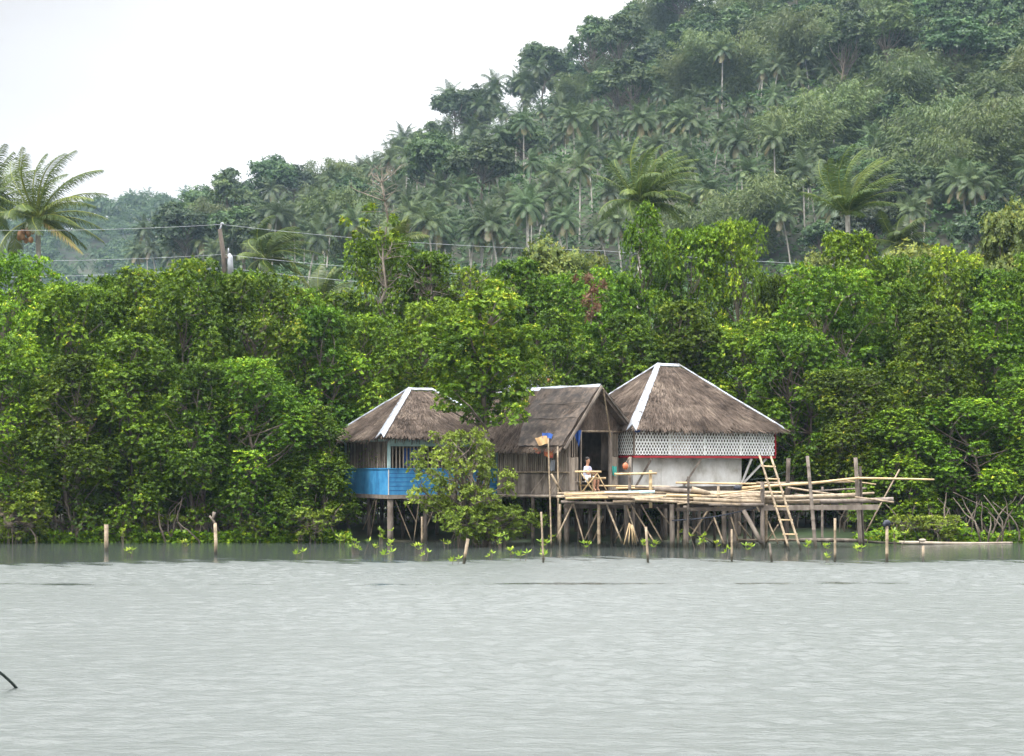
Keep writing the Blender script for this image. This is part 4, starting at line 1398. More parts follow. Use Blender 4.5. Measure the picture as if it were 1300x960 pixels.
    # braces under the window on the long wall
    for y0_, y1_ in ((.6, .1), (1.5, 1.0), (2.2, 2.6), (3.0, 2.4)):
        mb = LMB(); mb.pole((-.25, y0_, zf - .1), (-.03, y1_, 2.45), .022, .006); mb.build('brace', M['timber'], root)
    mb = LMB(); mb.pole((-.36, -.25, zf - .18), (-.36, Ln - .1, zf - .2), .055, .004, 8, .95, False); mb.build('floor_pole', M['timber'], root)
    for x in (.05, 1.3, W - .1):
        for y in (.1, 1.7, Ln - .1):
            mb = LMB(); mb.pole((x, y, -1.6), (x, y, zf - .17), .07, .004, 8, .95, False); mb.build('stilt', M['timber_dark'], root, True)
    return root


gabled_hut()

# far bits of a roof glimpsed through the trees behind the gabled hut
def rear_house():
    Y = 67.5
    root = empty('small_house', (P(672, 0, Y).x, Y, 0), R(10), 'small tin-roofed house barely glimpsed through the trees behind the gabled hut', 'house')
    c = P(672, 0, Y)
    mb = MB(); b = (-.9 + c.x, .9 + c.x)
    z = P(0, 492, Y).z
    mb.box(c.x - 1.3, c.x + 1.0, Y, Y + 2.2, .3, z - .1); mb.build('wall', M['timber'], root)
    mb = MB(); slab(mb, ((c.x - 1.0, Y - .3, z - .1), (c.x + .9, Y - .3, z - .1), (c.x + .9, Y + 1.3, z + .55), (c.x - 1.0, Y + 1.3, z + .55)), .04); mb.build('roof', M['tin'], root)
    mb = MB(); slab(mb, ((c.x + .35, Y + .4, z + .25), (c.x + .85, Y + .4, z + .25), (c.x + .85, Y + .8, z + .42), (c.x + .35, Y + .8, z + .42)), .03); mb.build('roof_patch', M['terracotta'], root)


rear_house()

# --------------------------------------------------------- bamboo platform
plat = empty('bamboo_platform', (P(900, 0, 58).x, 58.0, 0), 0,
             'long rough bamboo platform on many stilts in front of the gabled hut and lattice hut', 'platform')


def part(name, mat, a, b, r, wob=.006, k=8, taper=.9):
    """a, b = (px, py, Y)."""
    mb = MB(); mb.pole(P(*a), P(*b), r, wob, k, taper)
    return mb.build(name, M[mat], plat, True)


WL = 760   # photo row well below the water
posts = [(711, 640, 57.2, .05, 'bamboo'), (720, 645, 58.6, .09, 'timber_dark'), (760, 636, 56.6, .06, 'bamboo'), (795, 640, 57.2, .085, 'timber'),
         (776, 640, 59.2, .05, 'timber_dark'), (812, 640, 58.8, .06, 'timber_dark'), (853, 640, 56.6, .09, 'timber'), (861, 642, 56.9, .045, 'bamboo'),
         (870, 642, 56.4, .07, 'timber'), (881, 645, 58.4, .07, 'timber_dark'), (894, 645, 57.6, .05, 'timber_dark'), (907, 642, 59.0, .06, 'timber_dark'),
         (919, 640, 56.6, .085, 'timber'), (927, 645, 57.0, .07, 'timber'), (934, 645, 56.5, .075, 'timber'), (946, 648, 58.2, .06, 'timber_dark'),
         (956, 645, 59.0, .06, 'timber_dark'), (973, 640, 57.4, .05, 'bamboo'), (840, 642, 58.8, .06, 'timber_dark'), (735, 645, 59.8, .06, 'timber_dark'), (748, 645, 59.4, .05, 'timber_dark')]
for px, py, Y, r_, mt in posts:
    part('post', mt, (px + rnd.uniform(-1.5, 1.5), WL, Y), (px, py, Y), r_, .004)
for px, py, Y, r_, px2, mt in ((968, 612, 56.0, .075, 968, 'timber'), (1001, 582, 57.6, .08, 997, 'timber_dark'), (1044, 618, 58.4, .045, 1044, 'timber'),
                               (1086, 581, 57.0, .075, 1097, 'timber'), (1092, 592, 57.15, .05, 1098, 'timber_dark'), (874, 605, 55.9, .045, 873, 'timber_dark'),
                               (912, 617, 56.0, .05, 912, 'bamboo'), (800, 580, 56.8, .055, 799, 'timber'), (826, 597, 56.6, .06, 826, 'bamboo_fresh')):
    part('post', mt, (px2, WL if px not in (826, 800, 912) else 645, Y), (px, py, Y), r_, .006)
# deck floor: split poles side by side
g = np.random.default_rng(66)
mb = MB()
yy = 56.3
while yy < 59.3:
    x0_ = P(716, 0, yy).x if yy < 58 else P(727, 0, yy).x
    x1_ = P(985, 0, yy).x
    xs_ = x0_ + g.uniform(-.3, .3)
    zz = DK - .05 - .10 * (yy < 57)
    mb.pole((xs_, yy, zz - .02), ((xs_ + x1_) / 2, yy + .03, zz + .01), .042, .002, 6, .9); mb.pole(((xs_ + x1_) / 2 - .3, yy + .02, zz), (x1_ + g.uniform(-.4, .3), yy, zz), .042, .002, 6, .9)
    yy += .095
mb.build('decking', M['bamboo'], plat)
mb = MB(); yy = 59.35
while yy < 60.6:
    mb.pole((P(728, 0, yy).x + (yy - 59.35) * .9, yy, DK - .06), (P(806, 0, yy).x - .1, yy, DK - .06), .042, .002, 6); yy += .1
mb.build('decking', M['bamboo'], plat)
# edge and stacked poles (px, py) -> (px, py), Y
deck = [((716, 628, 56.3), (812, 626, 56.2), .035, 'bamboo_fresh'), ((718, 633, 56.25), (842, 631, 56.1), .045, 'bamboo_fresh'), ((712, 637, 56.4), (800, 640, 56.3), .05, 'timber'),
        ((772, 631, 56.05), (900, 634, 56.0), .045, 'bamboo'), ((778, 637, 56.1), (868, 636, 56.1), .05, 'bamboo'), ((806, 634, 56.0), (940, 641, 55.9), .05, 'bamboo'),
        ((830, 621, 57.2), (886, 624, 56.9), .085, 'timber'), ((878, 621, 56.5), (900, 627, 56.4), .10, 'bamboo'), ((896, 628, 56.5), (972, 630, 56.3), .085, 'bamboo'),
        ((858, 613, 59.0), (975, 614, 59.2), .035, 'bamboo_fresh'), ((846, 629, 56.3), (890, 630, 56.3), .06, 'bamboo_fresh'), ((800, 628, 56.5), (850, 630, 56.5), .045, 'bamboo'),
        ((880, 634, 55.95), (968, 637, 56.0), .07, 'bamboo'), ((900, 640, 55.95), (970, 641, 55.9), .065, 'timber'), ((924, 633, 56.2), (965, 634, 56.2), .06, 'bamboo'),
        ((942, 620, 57.6), (1026, 614, 57.2), .055, 'bamboo_fresh'), ((960, 613, 58.6), (1080, 612, 58.0), .035, 'bamboo'), ((1067, 610, 57.2), (1112, 615, 57.4), .025, 'bamboo_fresh'),
        ((1000, 619, 57.0), (1135, 638, 56.4), .035, 'bamboo'), ((1003, 630, 57.8), (1110, 626, 57.6), .045, 'bamboo'), ((968, 632, 56.2), (1085, 629, 56.3), .075, 'bamboo'),
        ((940, 637, 56.4), (1040, 637, 56.4), .07, 'bamboo'), ((1010, 638, 56.6), (1134, 634, 56.6), .085, 'timber'), ((1030, 624, 58.4), (1100, 620, 58.3), .035, 'timber'),
        ((860, 640, 55.9), (942, 630, 56.0), .028, 'bamboo'), ((908, 628, 55.85), (968, 620, 55.9), .025, 'bamboo_fresh'), ((1015, 686, 57.6), (1101, 687, 57.2), .07, 'timber'),
        ((935, 686, 57.4), (1016, 686, 57.6), .05, 'bamboo'), ((735, 616, 58.6), (850, 618, 58.7), .03, 'bamboo_fresh'), ((782, 620, 58.0), (835, 620, 58.0), .04, 'bamboo_fresh'),
        ((806, 618, 57.8), (862, 619, 57.6), .04, 'timber'), ((725, 629, 57.0), (764, 628, 57.0), .05, 'bamboo_fresh')]
for a, b, r_, mt in deck:
    part('pole', mt, a, b, r_, .006)
part('rail', 'bamboo_fresh', (780, 602, 56.5), (834, 601, 56.5), .04, .002)
part('rail', 'bamboo_fresh', (1026, 614, 57.2), (1091, 607, 56.8), .05, .004)
part('rail', 'bamboo_fresh', (1089, 607, 56.8), (1186, 609, 56.6), .04, .003, 8, .7)
mb = MB(); mb.bar(P(938, 645, 56.1), P(1115, 644, 56.4), .09, .17); mb.build('beam', M['timber'], plat)
mb = MB(); mb.bar(P(858, 647, 56.3), P(945, 646, 56.3), .06, .12); mb.build('beam', M['timber_dark'], plat)
mb = MB(); mb.bar(P(716, 643, 58.0), P(985, 643, 59.6), .08, .14); mb.build('beam', M['timber_dark'], plat)
mb = MB(); mb.bar(P(1088, 640, 57.0), P(1010, 628, 60.5), .08, .1); mb.build('beam', M['timber_dark'], plat)
braces = [((728, 638, 56.9), (707, 682, 56.4), .03), ((727, 637, 57.0), (742, 690, 56.5), .028), ((759, 650, 56.8), (740, 690, 57.2), .026), ((768, 635, 56.5), (790, 690, 56.2), .035),
          ((797, 635, 56.9), (834, 694, 56.4), .03), ((800, 650, 57.2), (780, 690, 57.6), .028), ((795, 641, 56.7), (810, 688, 56.4), .028), ((834, 644, 56.8), (852, 668, 56.8), .025),
          ((814, 641, 57.0), (841, 688, 56.7), .028), ((944, 648, 56.0), (967, 690, 55.8), .075), ((901, 645, 56.5), (874, 686, 56.5), .032), ((906, 656, 56.2), (921, 696, 56.0), .032),
          ((928, 656, 56.4), (938, 690, 56.4), .03), ((975, 662, 56.2), (988, 691, 56.0), .03), ((988, 666, 56.3), (972, 690, 56.5), .025), ((937, 662, 57.8), (955, 686, 57.8), .03),
          ((766, 655, 58.4), (752, 690, 58.4), .03), ((870, 665, 57.8), (905, 690, 57.5), .025), ((905, 660, 58.0), (888, 690, 58.0), .025), ((956, 634, 56.0), (964, 650, 55.9), .03),
          ((1142, 596, 57.6), (1099, 676, 57.4), .028)]
for a, b, r_ in braces:
    part('brace', 'bamboo' if r_ < .06 else 'timber', a, b, r_, .006)
# bundle of sticks leaning together
for k, (x0_, x1_) in enumerate(((799, 792), (800, 798), (802, 803), (803, 808), (801, 806))):
    part('brace', 'bamboo_fresh', (x0_, 664 + k, 56.2), (x1_, 692, 56.0 + .1 * k), .022, .004)

# things on and by the platform
def pole_thing(name, a, b, r_, mt, lab, cat, grp=None, wob=.006, taper=.85):
    mb = MB(); mb.pole(P(*a), P(*b), r_, wob, 8, taper)
    return mb.build(name, M[mt], None, True, **T(lab, cat, grp))


pole_thing('bamboo_pole', (1038, 725, 55.6), (1025, 579, 55.6), .065, 'timber', 'tall leaning pole standing in the water just right of the ladder', 'pole', 'upright poles in the water')
pole_thing('bamboo_pole', (700, 700, 56.4), (696, 556, 56.6), .028, 'bamboo', 'thin upright pole under the orange cloth in front of the gabled hut', 'pole', 'upright poles in the water')
pole_thing('bamboo_pole', (709, 690, 57.4), (708, 567, 57.6), .032, 'bamboo', 'thin upright pole beside the lower corner of the gabled hut barge board', 'pole', 'upright poles in the water')
pole_thing('brace_pole', (713, 626, 57.6), (700, 602, 57.4), .045, 'bamboo', 'short pale slanting pole near the corner of the gabled hut', 'pole')
pole_thing('water_pipe', (768, 626, 56.35), (831, 624.5, 56.35), .05, 'cyan', 'pale blue pipe lying along the platform edge below the doorway', 'pipe', None, .001, 1.0)

# ladder
def ladder():
    root = empty('ladder', P(1008, 700, 55.7), 0, 'bamboo ladder leaning from the water up to the lattice hut corner', 'ladder')
    A0, A1 = P(1003.5, 703, 54.9), P(964, 578, 55.9); B0, B1 = P(1018, 703, 54.9), P(978.5, 579, 55.9)
    for p, q in ((A0, A1), (B0, B1)):
        mb = MB(); mb.pole(p, q, .042, .003); mb.build('stringer', M['bamboo'], root, True)
    ts = [(1 - (py - 578) / 124) for py in (592, 608, 625, 643, 660, 678)]
    for t in ts:
        mb = MB(); d = (B0 - A0).normalized() * .05
        mb.pole(A0.lerp(A1, t) - d, B0.lerp(B1, t) + d, .027, 0, 7, 1, False); mb.build('rung', M['bamboo_fresh'], root)


ladder()

# bamboo table with crossed legs
def table():
    Y = 57.4
    root = empty('bamboo_table', P(747, 625, Y), 0, 'small pale bamboo table with crossed legs in front of the dark doorway', 'table')
    zt = P(0, 599, Y).z; xa, xb = P(730, 0, Y).x, P(762, 0, Y).x
    mb = MB()
    for k in range(7): mb.pole((xa, Y - .25 + k * .085, zt), (xb + .03 * (k % 2), Y - .25 + k * .085, zt), .038, .002, 7)
    mb.build('tabletop', M['bamboo_fresh'], root, True)
    zb = DK - .02
    L_ = [((xa + .2, zt), (xa + .62, zb)), ((xb - .1, zt), (xa + .22, zb)), ((xa + .16, zt), (xa + .2, zb)), ((xb - .12, zt), (xb + .24, zb)), ((xb - .3, zt), (xb - .22, zb)), ((xb - .2, zt), (xa + .3, zb))]
    for k, (p, q) in enumerate(L_):
        y = Y - .25 if k in (0, 1, 3) else Y + .22
        mb = MB(); mb.pole((p[0], y + .003 * k, p[1] - .04), (q[0], y + .04 + .02 * k, q[1]), .022, .002, 7); mb.build('leg', M['bamboo_fresh'], root, True)
    mb = MB(); mb.pole((xb - .4, Y + .1, zb + .45), (xb + .2, Y + .1, zb + .46), .045, .002, 7); mb.build('shelf_pole', M['bamboo_fresh'], root, True)


table()


def bench():
    mb = MB(); Y = 58.55; x = P(746, 0, Y).x
    root = empty('bench', (x, Y, DK), 0, 'low wooden bench under the seated person', 'bench')
    mb.box(x - .45, x + .4, Y - .14, Y + .16, DK + .30, DK + .335); mb.build('seat', M['timber'], root)
    for sx in (-.38, .3):
        mb = MB(); mb.box(x + sx, x + sx + .05, Y - .1, Y + .12, DK - .02, DK + .298); mb.build('leg', M['timber'], root)


bench()

# ------------------------------------------------------------------ person
def skin_obj(name, joints, edges, mat, parent=None, sub=2):
    """joints: list of (xyz, (rx, ry)); root is index 0."""
    me = bpy.data.meshes.new(name)
    me.from_pydata([j[0] for j in joints], edges, [])
    o = bpy.data.objects.new(name, me); COL.objects.link(o)
    if parent is not None: o.parent = parent
    md = o.modifiers.new('skin', 'SKIN'); md.use_smooth_shade = True
    lay = me.skin_vertices[0].data if me.skin_vertices else None
    if lay is None:
        bpy.context.view_layer.objects.active = o
        o.select_set(True)
        bpy.ops.mesh.customdata_skin_add()
        o.select_set(False)
        lay = me.skin_vertices[0].data
    for i, j in enumerate(joints):
        r_ = j[1] if hasattr(j[1], '__len__') else (j[1], j[1])
        lay[i].radius = r_; lay[i].use_root = (i == 0)
    s = o.modifiers.new('sub', 'SUBSURF'); s.levels = sub; s.render_levels = sub
    # bake to a plain mesh
    dg = bpy.context.evaluated_depsgraph_get()
    ev = o.evaluated_get(dg)
    nm = bpy.data.meshes.new_from_object(ev)
    o.modifiers.clear(); o.data = nm
    nm.materials.clear(); nm.materials.append(mat)
    nm.polygons.foreach_set('use_smooth', [True] * len(nm.polygons))
    return o


def person():
    # local frame: +x is where the sitter faces, z up from the deck
    Y = 58.52
    x = P(744.5, 0, Y).x
    S = .34 + .085      # hip height over the deck
    J = []; E = []
    def j(p, r_, par=None):
        J.append((p, r_))
        if par is not None: E.append((par, len(J) - 1))
        return len(J) - 1
    hip = j((0, 0, S), (.125, .11))
    w = j((.01, 0, S + .14), (.105, .10), hip); ch = j((.025, 0, S + .31), (.12, .105), w); nb = j((.03, 0, S + .43), (.065, .06), ch)
    nk = j((.045, 0, S + .49), .042, nb); hd = j((.06, 0, S + .57), (.062, .07), nk); ht = j((.055, 0, S + .66), (.07, .078), hd); h2 = j((.05, 0, S + .70), .055, ht)
    for s in (-1, 1):
        sh_ = j((.03, s * .155, S + .39), .048, ch)
        if s < 0:   # near arm: elbow on the lap, forearm reaching to the table
            el = j((.13, s * .20, S + .17), .036, sh_); wr = j((.34, s * .12, S + .22), .024, el)
        else:
            el = j((.14, s * .19, S + .15), .036, sh_); wr = j((.36, s * .05, S + .20), .024, el)
        pm = j((.40, s * (.10 if s < 0 else .04), S + .225), (.028, .016), wr)
        for k, (dy, ln_) in enumerate(((-.024, .062), (-.008, .072), (.008, .068), (.024, .052))):
            f1 = j((.40 + .035, s * (.10 if s < 0 else .04) + dy, S + .228), .0095, pm); f2 = j((.40 + .035 + ln_ * .7, s * (.10 if s < 0 else .04) + dy * 1.1, S + .20), .008, f1)
        t1 = j((.385, s * (.10 if s < 0 else .04) - s * .035, S + .24), .010, pm); j((.41, s * (.10 if s < 0 else .04) - s * .05, S + .235), .0085, t1)
        kn = j((.36, s * .13, S + .03), .062, None); E.append((hip, kn - 0)) if False else None
        th = len(J); J[-1] = ((.20, s * .105, S + .005), .082); E.append((hip, th - 1))
        kn = j((.40, s * .12, S + .01), .056, th - 1); cf = j((.385, s * .12, S - .17), .047, kn); an = j((.36, s * .12, .055), .032, cf)
        hl = j((.35, s * .12, .03), .03, an); j((.46, s * .125, .022), (.034, .02), an)
    root = skin_obj('person', J, E, M['skin'])
    root.location = (x, Y, DK - .005); root.rotation_euler = (0, 0, R(-32))
    root['label'] = 'dark-haired person in a pale lavender shirt seated by the doorway behind the bamboo table'
    root['category'] = 'person'
    # shirt and shorts
    Js = [((.012, 0, S + .13), (.122, .12)), ((.0, 0, S + .0), (.138, .125)), ((.027, 0, S + .30), (.135, .12)), ((.03, 0, S + .41), (.085, .075)), ((.035, 0, S + .445), (.052, .05))]
    Es = [(0, 1), (0, 2), (2, 3), (3, 4)]
    for s in (-1, 1):
        Js.append(((.03, s * .16, S + .385), .062)); Es.append((2, len(Js) - 1))
        Js.append(((.085, s * .185, S + .27), .055)); Es.append((len(Js) - 2, len(Js) - 1))
    skin_obj('shirt', Js, Es, M['shirt'], root)
    Jp = [((0, 0, S - .01), (.137, .118))]; Ep = []
    for s in (-1, 1):
        Jp.append(((.19, s * .105, S + .007), .092)); Ep.append((0, len(Jp) - 1))
        Jp.append(((.33, s * .117, S + .01), .078)); Ep.append((len(Jp) - 2, len(Jp) - 1))
    skin_obj('shorts', Jp, Ep, M['shorts'], root)
    # hair tied at the nape, nose, eyes, mouth, ears
    mb = LMB(); mb.blob((.035, 0, S + .685), .082, .082, .075, 12, 8); mb.blob((-.012, 0, S + .62), .055, .07, .085, 10, 8); mb.blob((-.05, 0, S + .58), .035, .035, .05, 8, 6)
    mb.build('hair', M['hair'], root, True)
    mb = LMB()
    for s in (-1, 1): mb.blob((.118, s * .027, S + .635), .008, .011, .006, 8, 6)
    mb.build('eye', M['eye'], root, True)
    mb = LMB(); mb.blob((.130, 0, S + .60), .014, .010, .016, 8, 6)
    for s in (-1, 1): mb.blob((.055, s * .076, S + .605), .014, .008, .024, 8, 6)
    mb.build('nose_and_ears', M['skin'], root, True)
    mb = LMB(); mb.blob((.119, 0, S + .568), .008, .020, .006, 8, 6); mb.build('mouth', M['terracotta'], root, True)


person()

# --------------------------------------------------------- cloths and bits
def cloth(name, pts, Y, mat, lab, cat='cloth', n=8, thick=.012, wav=.05, grp=None):
    """Hanging or draped cloth: pts = four photo corners (tl, tr, br, bl) at distance Y."""
    tl, tr, br, bl = [P(p[0], p[1], Y + (p[2] if len(p) > 2 else 0)) for p in pts]
    vs = []; fs = []
    ph = rnd.uniform(0, 6)
    for i in range(n + 1):
        for k in range(n + 1):
            u = i / n; v = k / n
            p = tl.lerp(tr, u).lerp(bl.lerp(br, u), v)
            p = p + Vector((0, wav * math.sin(u * 9 + ph) * (.3 + v), wav * .3 * math.sin(u * 7 + ph * 2)))
            vs.append(p)
    for i in range(n):
        for k in range(n):
            o = i * (n + 1) + k; fs.append((o, o + 1, o + n + 2, o + n + 1))
    m_ = len(vs)
    mb = MB(); mb.add(vs + [v + Vector((0, thick, 0)) for v in vs], fs + [tuple(reversed([q + m_ for q in f])) for f in fs])
    return mb.build(name, M[mat], None, True, **T(lab, cat, grp))


cloth('tan_cloth', ((679, 556, .15), (694, 553, -.15), (697, 563, -.4), (684, 566, -.15)), 59.0, 'cloth_tan', 'tan cloth lying on the dark eave of the gabled hut')
cloth('blue_cloth', ((688, 549, .1), (702, 551, -.2), (700, 557, -.3), (689, 556, -.05)), 59.0, 'blue_cloth', 'dark blue cloth on the eave beside the tan cloth')
cloth('flowered_cloth', ((677, 569, .15), (688, 571, -.1), (686, 576, -.1), (679, 575, .15)), 59.0, 'cloth_red', 'orange and red flowered cloth hanging under the eave, left piece')
cloth('flowered_cloth', ((690, 570, -.15), (703, 571, -.45), (702, 582, -.45), (691, 579, -.15)), 59.0, 'cloth_red', 'orange and red flowered cloth hanging under the eave behind the thin pole')
cloth('blue_cloth', ((727, 547), (738, 546.5), (735, 568), (732, 560)), 58.9, 'blue_cloth', 'bright blue cloth hanging at the left of the doorway')
cloth('grey_cloth', ((699, 584), (705, 584), (704, 598), (698, 597)), 59.3, 'cloth_grey', 'grey cloth hanging against the bars of the gabled hut')
cloth('teal_cloth', ((777, 592), (783, 592, .1), (783, 604, .1), (778, 604)), 60.5, 'teal', 'small teal cloth hung right of the doorway')
cloth('blue_tarpaulin', ((804, 545), (815, 545), (812, 549), (805, 549)), 60.4, 'blue_cloth', 'scrap of blue tarpaulin tucked under the tin hip of the lattice hut')


def bits():
    # hanging orange float
    root = empty('float', P(794, 598, 56.65), 0, 'round orange plastic float hanging left of the lattice hut wall', 'float')
    mb = MB(); c = P(794, 592, 56.65); mb.blob(c, .10, .10, .12, 12, 8); mb.build('ball', M['orange'], root, True)
    mb = MB(); mb.tube([c + Vector((0, 0, .1)), P(798.5, 581, 56.75)], .008, 5); mb.build('cord', M['bamboo'], root)
    # black sagging cable under the deck
    mb = MB(); pts = []
    for i in range(13):
        t = i / 12; pts.append(P(853 + 108 * t, 661 - 17 * t + 3.5 * math.sin(math.pi * t), 56.0))
    mb.tube(pts, .02, 6); mb.build('black_hose', M['black'], None, True, **T('black hose sagging beneath the bamboo platform', 'hose'))
    # thin line behind the ladder
    mb = MB(); mb.tube([P(952, 609, 59), P(975, 607, 59), P(1001, 598, 57.7)], .012, 5); mb.build('cord', M['rope'], None, True, **T('thin cord strung behind the ladder to the dark post', 'cord'))
    mb = MB(); mb.tube([P(1134, 634, 56.6), P(1146, 646, 57.4), P(1158, 666, 58.0), P(1168, 690, 58.7)], .012, 5)
    mb.build('cord', M['rope'], None, True, **T('thin mooring cord slanting down to the floating log', 'cord'))
    # rope across the lower left corner
    mb = MB(); mb.tube([P(-60, 800, 19), P(-14, 844, 19.5), P(4, 857, 19.8), P(15, 867, 20.2), P(32, 886, 20.6)], .018, 8)
    mb.build('mooring_rope', M['rope'], None, True, **T('dark taut mooring rope crossing the bottom left corner of the water', 'rope'))
    # bucket with a black cloth: dark cap on the stake and small tin on the deck
    mb = MB(); mb.blob(P(936, 619.5, 58.4), .14, .14, .10, 10, 6); mb.build('black_pot', M['black'], None, True, **T('small black pot on the platform under the lattice hut wall', 'pot'))


bits()

# floating logs
mb = MB(); mb.pole(P(1140, 689, 58.6), P(1285, 689, 59.8), .065, .006, 9, .5, False)
mb.build('floating_log', M['driftwood'], None, True, **T('long pale floating log lying in the water at the right', 'log'))
mb = MB(); mb.pole(P(1102, 688, 58.4), P(1144, 690, 58.2), .05, .004, 7, .6, False)
mb.build('floating_branch', M['timber'], None, True, **T('short thin branch floating between platform and long log', 'branch'))
mb = MB(); mb.blob(P(1171, 686, 58.6), .14, .1, .06, 9, 6); mb.build('driftwood', M['driftwood'], None, True, **T('small pale chunk of driftwood on the long floating log', 'driftwood'))

# stakes
stakes = [(135, 666, 135, 697, 53.6, .085, 'thick pale stake standing alone in the water at the left', 'bamboo'),
          (536, 656, 536, 690, 57.5, .055, 'straight stake in front of the blue hut left of the young mangrove', 'bamboo'),
          (594, 684, 587, 719, 46.9, .055, 'short stake leaning right in the open water below the mangrove shrub', 'bamboo'),
          (687, 650, 690, 716, 47.4, .035, 'thin tall stake beside seedlings in front of the gabled hut', 'bamboo'),
          (820, 669, 823, 716, 47.4, .045, 'stake in the open water below the doorway rail', 'bamboo'),
          (929, 672, 929, 713, 48.0, .04, 'stake in the open water below the lattice hut right side', 'bamboo'),
          (977, 690, 981, 714, 47.8, .04, 'short dark stake in the open water left of the ladder foot', 'timber'),
          (1060, 658, 1060, 714, 47.7, .045, 'straight stake in the open water below the unfinished platform end', 'bamboo'),
          (1172, 693, 1172, 713, 48.0, .05, 'shortest stake in the open water at the right', 'bamboo')]
for px, py, px2, py2, Y, r_, lab, mt in stakes:
    pole_thing('stake', (px2 + (px2 - px) * .3, py2 + 22, Y), (px, py, Y), r_ * .85, mt, lab, 'stake', 'stakes standing in the water', .004, .92)
root = empty('stake', P(1126, 716, 47.6), 0, 'stake in the open water with a black plastic bag on its top', 'stake', 'stakes standing in the water')
mb = MB(); mb.pole(P(1126, 740, 47.6), P(1126, 666, 47.6), .05, .003); mb.build('shaft', M['bamboo'], root, True)
mb = MB(); mb.blob(P(1126, 664, 47.6), .11, .10, .09, 9, 6); mb.blob(P(1123, 666, 47.55), .06, .05, .07, 7, 5); mb.build('bag', M['black'], root, True)
root = empty('stake', P(273, 705, 50.5), 0, 'bent-topped forked stake standing in the water at the left', 'stake', 'stakes standing in the water')
mb = MB(); mb.tube([P(273, 735, 51.5), P(274, 690, 51.5), P(273, 664, 51.5)], [.055, .052, .05], 8); mb.build('shaft', M['bamboo'], root, True)
mb = MB(); mb.tube([P(273, 666, 51.5), P(270, 660, 51.5), P(266, 655, 51.5)], [.045, .035, .03], 7); mb.tube([P(270, 660, 51.5), P(272, 650, 51.5)], [.03, .05], 7); mb.build('fork', M['timber'], root, True)

# seedlings: one of each kind, then copies
def make_seedling(seed, n, s):
    g = np.random.default_rng(seed)
    root = empty('mangrove_seedling', (0, 0, 0))
    c = np.array([[g.normal(0, .10) * s, g.normal(0, .1) * s, .30 + g.uniform(-.02, .28) * s] for _ in range(n)])
    ax = unit(np.stack([g.normal(0, .3, n), g.normal(0, .3, n), np.ones(n)], 1))
    q, idx = rosettes(c, ax, 6, .17, .065, g, .75)
    link('foliage', quads_mesh('foliage', q, g.normal(.5, .2, len(q)), M['seedling']), root)
    mb = LMB()
    for p in c: mb.tube([(p[0] * .3, p[1] * .3, -1.2), (p[0] * .6, p[1] * .6, .1), tuple(p)], [.014, .012, .008], 5)
    mb.build('stem', M['bark'], root)
    return root


protos = [make_seedling(1, 4, 1.0), make_seedling(2, 8, 1.6), make_seedling(3, 2, .6)]
used = [False] * 3
seeds = [(432, 685, 0, 'outermost left of those beside the blue hut stilts'), (450, 694, 1, 'low and wide, in front of the blue hut left wall'), (483, 681, 1, 'double-tufted, in front of the concrete stilt'),
         (477, 692, 2, 'small, directly below the double-tufted one'), (497, 690, 0, 'right of the thick concrete stilt'), (489, 702, 2, 'yellowing, low below the concrete stilt'),
         (531, 694, 0, 'at the foot of the straight stake near the blue hut'), (537, 702, 2, 'tiny, just outside the straight stake near the blue hut'), (568, 687, 2, 'by the left foot of the young mangrove'),
         (575, 708, 2, 'tiny, left of the short leaning stake'), (620, 703, 2, 'tiny, right of the short leaning stake'), (638, 686, 1, 'at the foot of the mangrove shrub'),
         (661, 703, 2, 'tiny, midway from leaning stake to thin tall stake'), (648, 700, 0, 'below the mangrove shrub right end'), (688, 690, 0, 'wrapped round the thin tall stake'),
         (703, 684, 0, 'just right of the thin tall stake'), (690, 702, 2, 'low, at the foot of the thin tall stake'), (742, 691, 0, 'alone below the bamboo table'),
         (869, 681, 1, 'bushy, between the platform posts below the lattice hut'), (820, 689, 0, 'left of the stake below the doorway rail'), (831, 691, 0, 'right of the stake below the doorway rail'),
         (893, 688, 1, 'bushy, below the middle of the lattice hut'), (910, 689, 0, 'next to the bushy one below the lattice hut'), (948, 694, 0, 'below the thick slanting brace'),
         (920, 701, 2, 'small, by the stake below the lattice hut right side'), (1027, 692, 0, 'orange-tinged, at the foot of the tall leaning pole'), (1051, 691, 0, 'left of the straight stake under the platform end'),
         (1051, 705, 2, 'lower one left of the straight stake under the platform end'), (1093, 696, 0, 'in front of the far platform post'), (1136, 686, 1, 'largest, right beside the stake with the black bag'),
         (167, 698, 0, 'right of the thick pale stake'), (235, 691, 0, 'left of the bent-topped stake'), (377, 700, 2, 'alone between the bent-topped stake and the blue hut'),
         (157, 675, 0, 'against the bank behind the thick pale stake')]
for px, py, k, lab in seeds:
    # waterline row of this plant gives its distance
    row = max(py + 9, 690.5) if k != 1 else max(py + 10, 691)
    Y = min(F * CAMH / (row - HZ), 59.2)
    r = protos[k] if not used[k] else copy_tree(protos[k])
    used[k] = True
    r.location = (P(px, 0, Y).x, Y, P(px, py, Y).z - .42); r.rotation_euler = (0, 0, rnd.uniform(0, 6.28))
    s = rnd.uniform(.85, 1.15); r.scale = (s, s, s)
    r['label'] = 'yellow-green seedling ' + lab; r['category'] = 'seedling'; r['group'] = 'mangrove seedlings in the shallows'

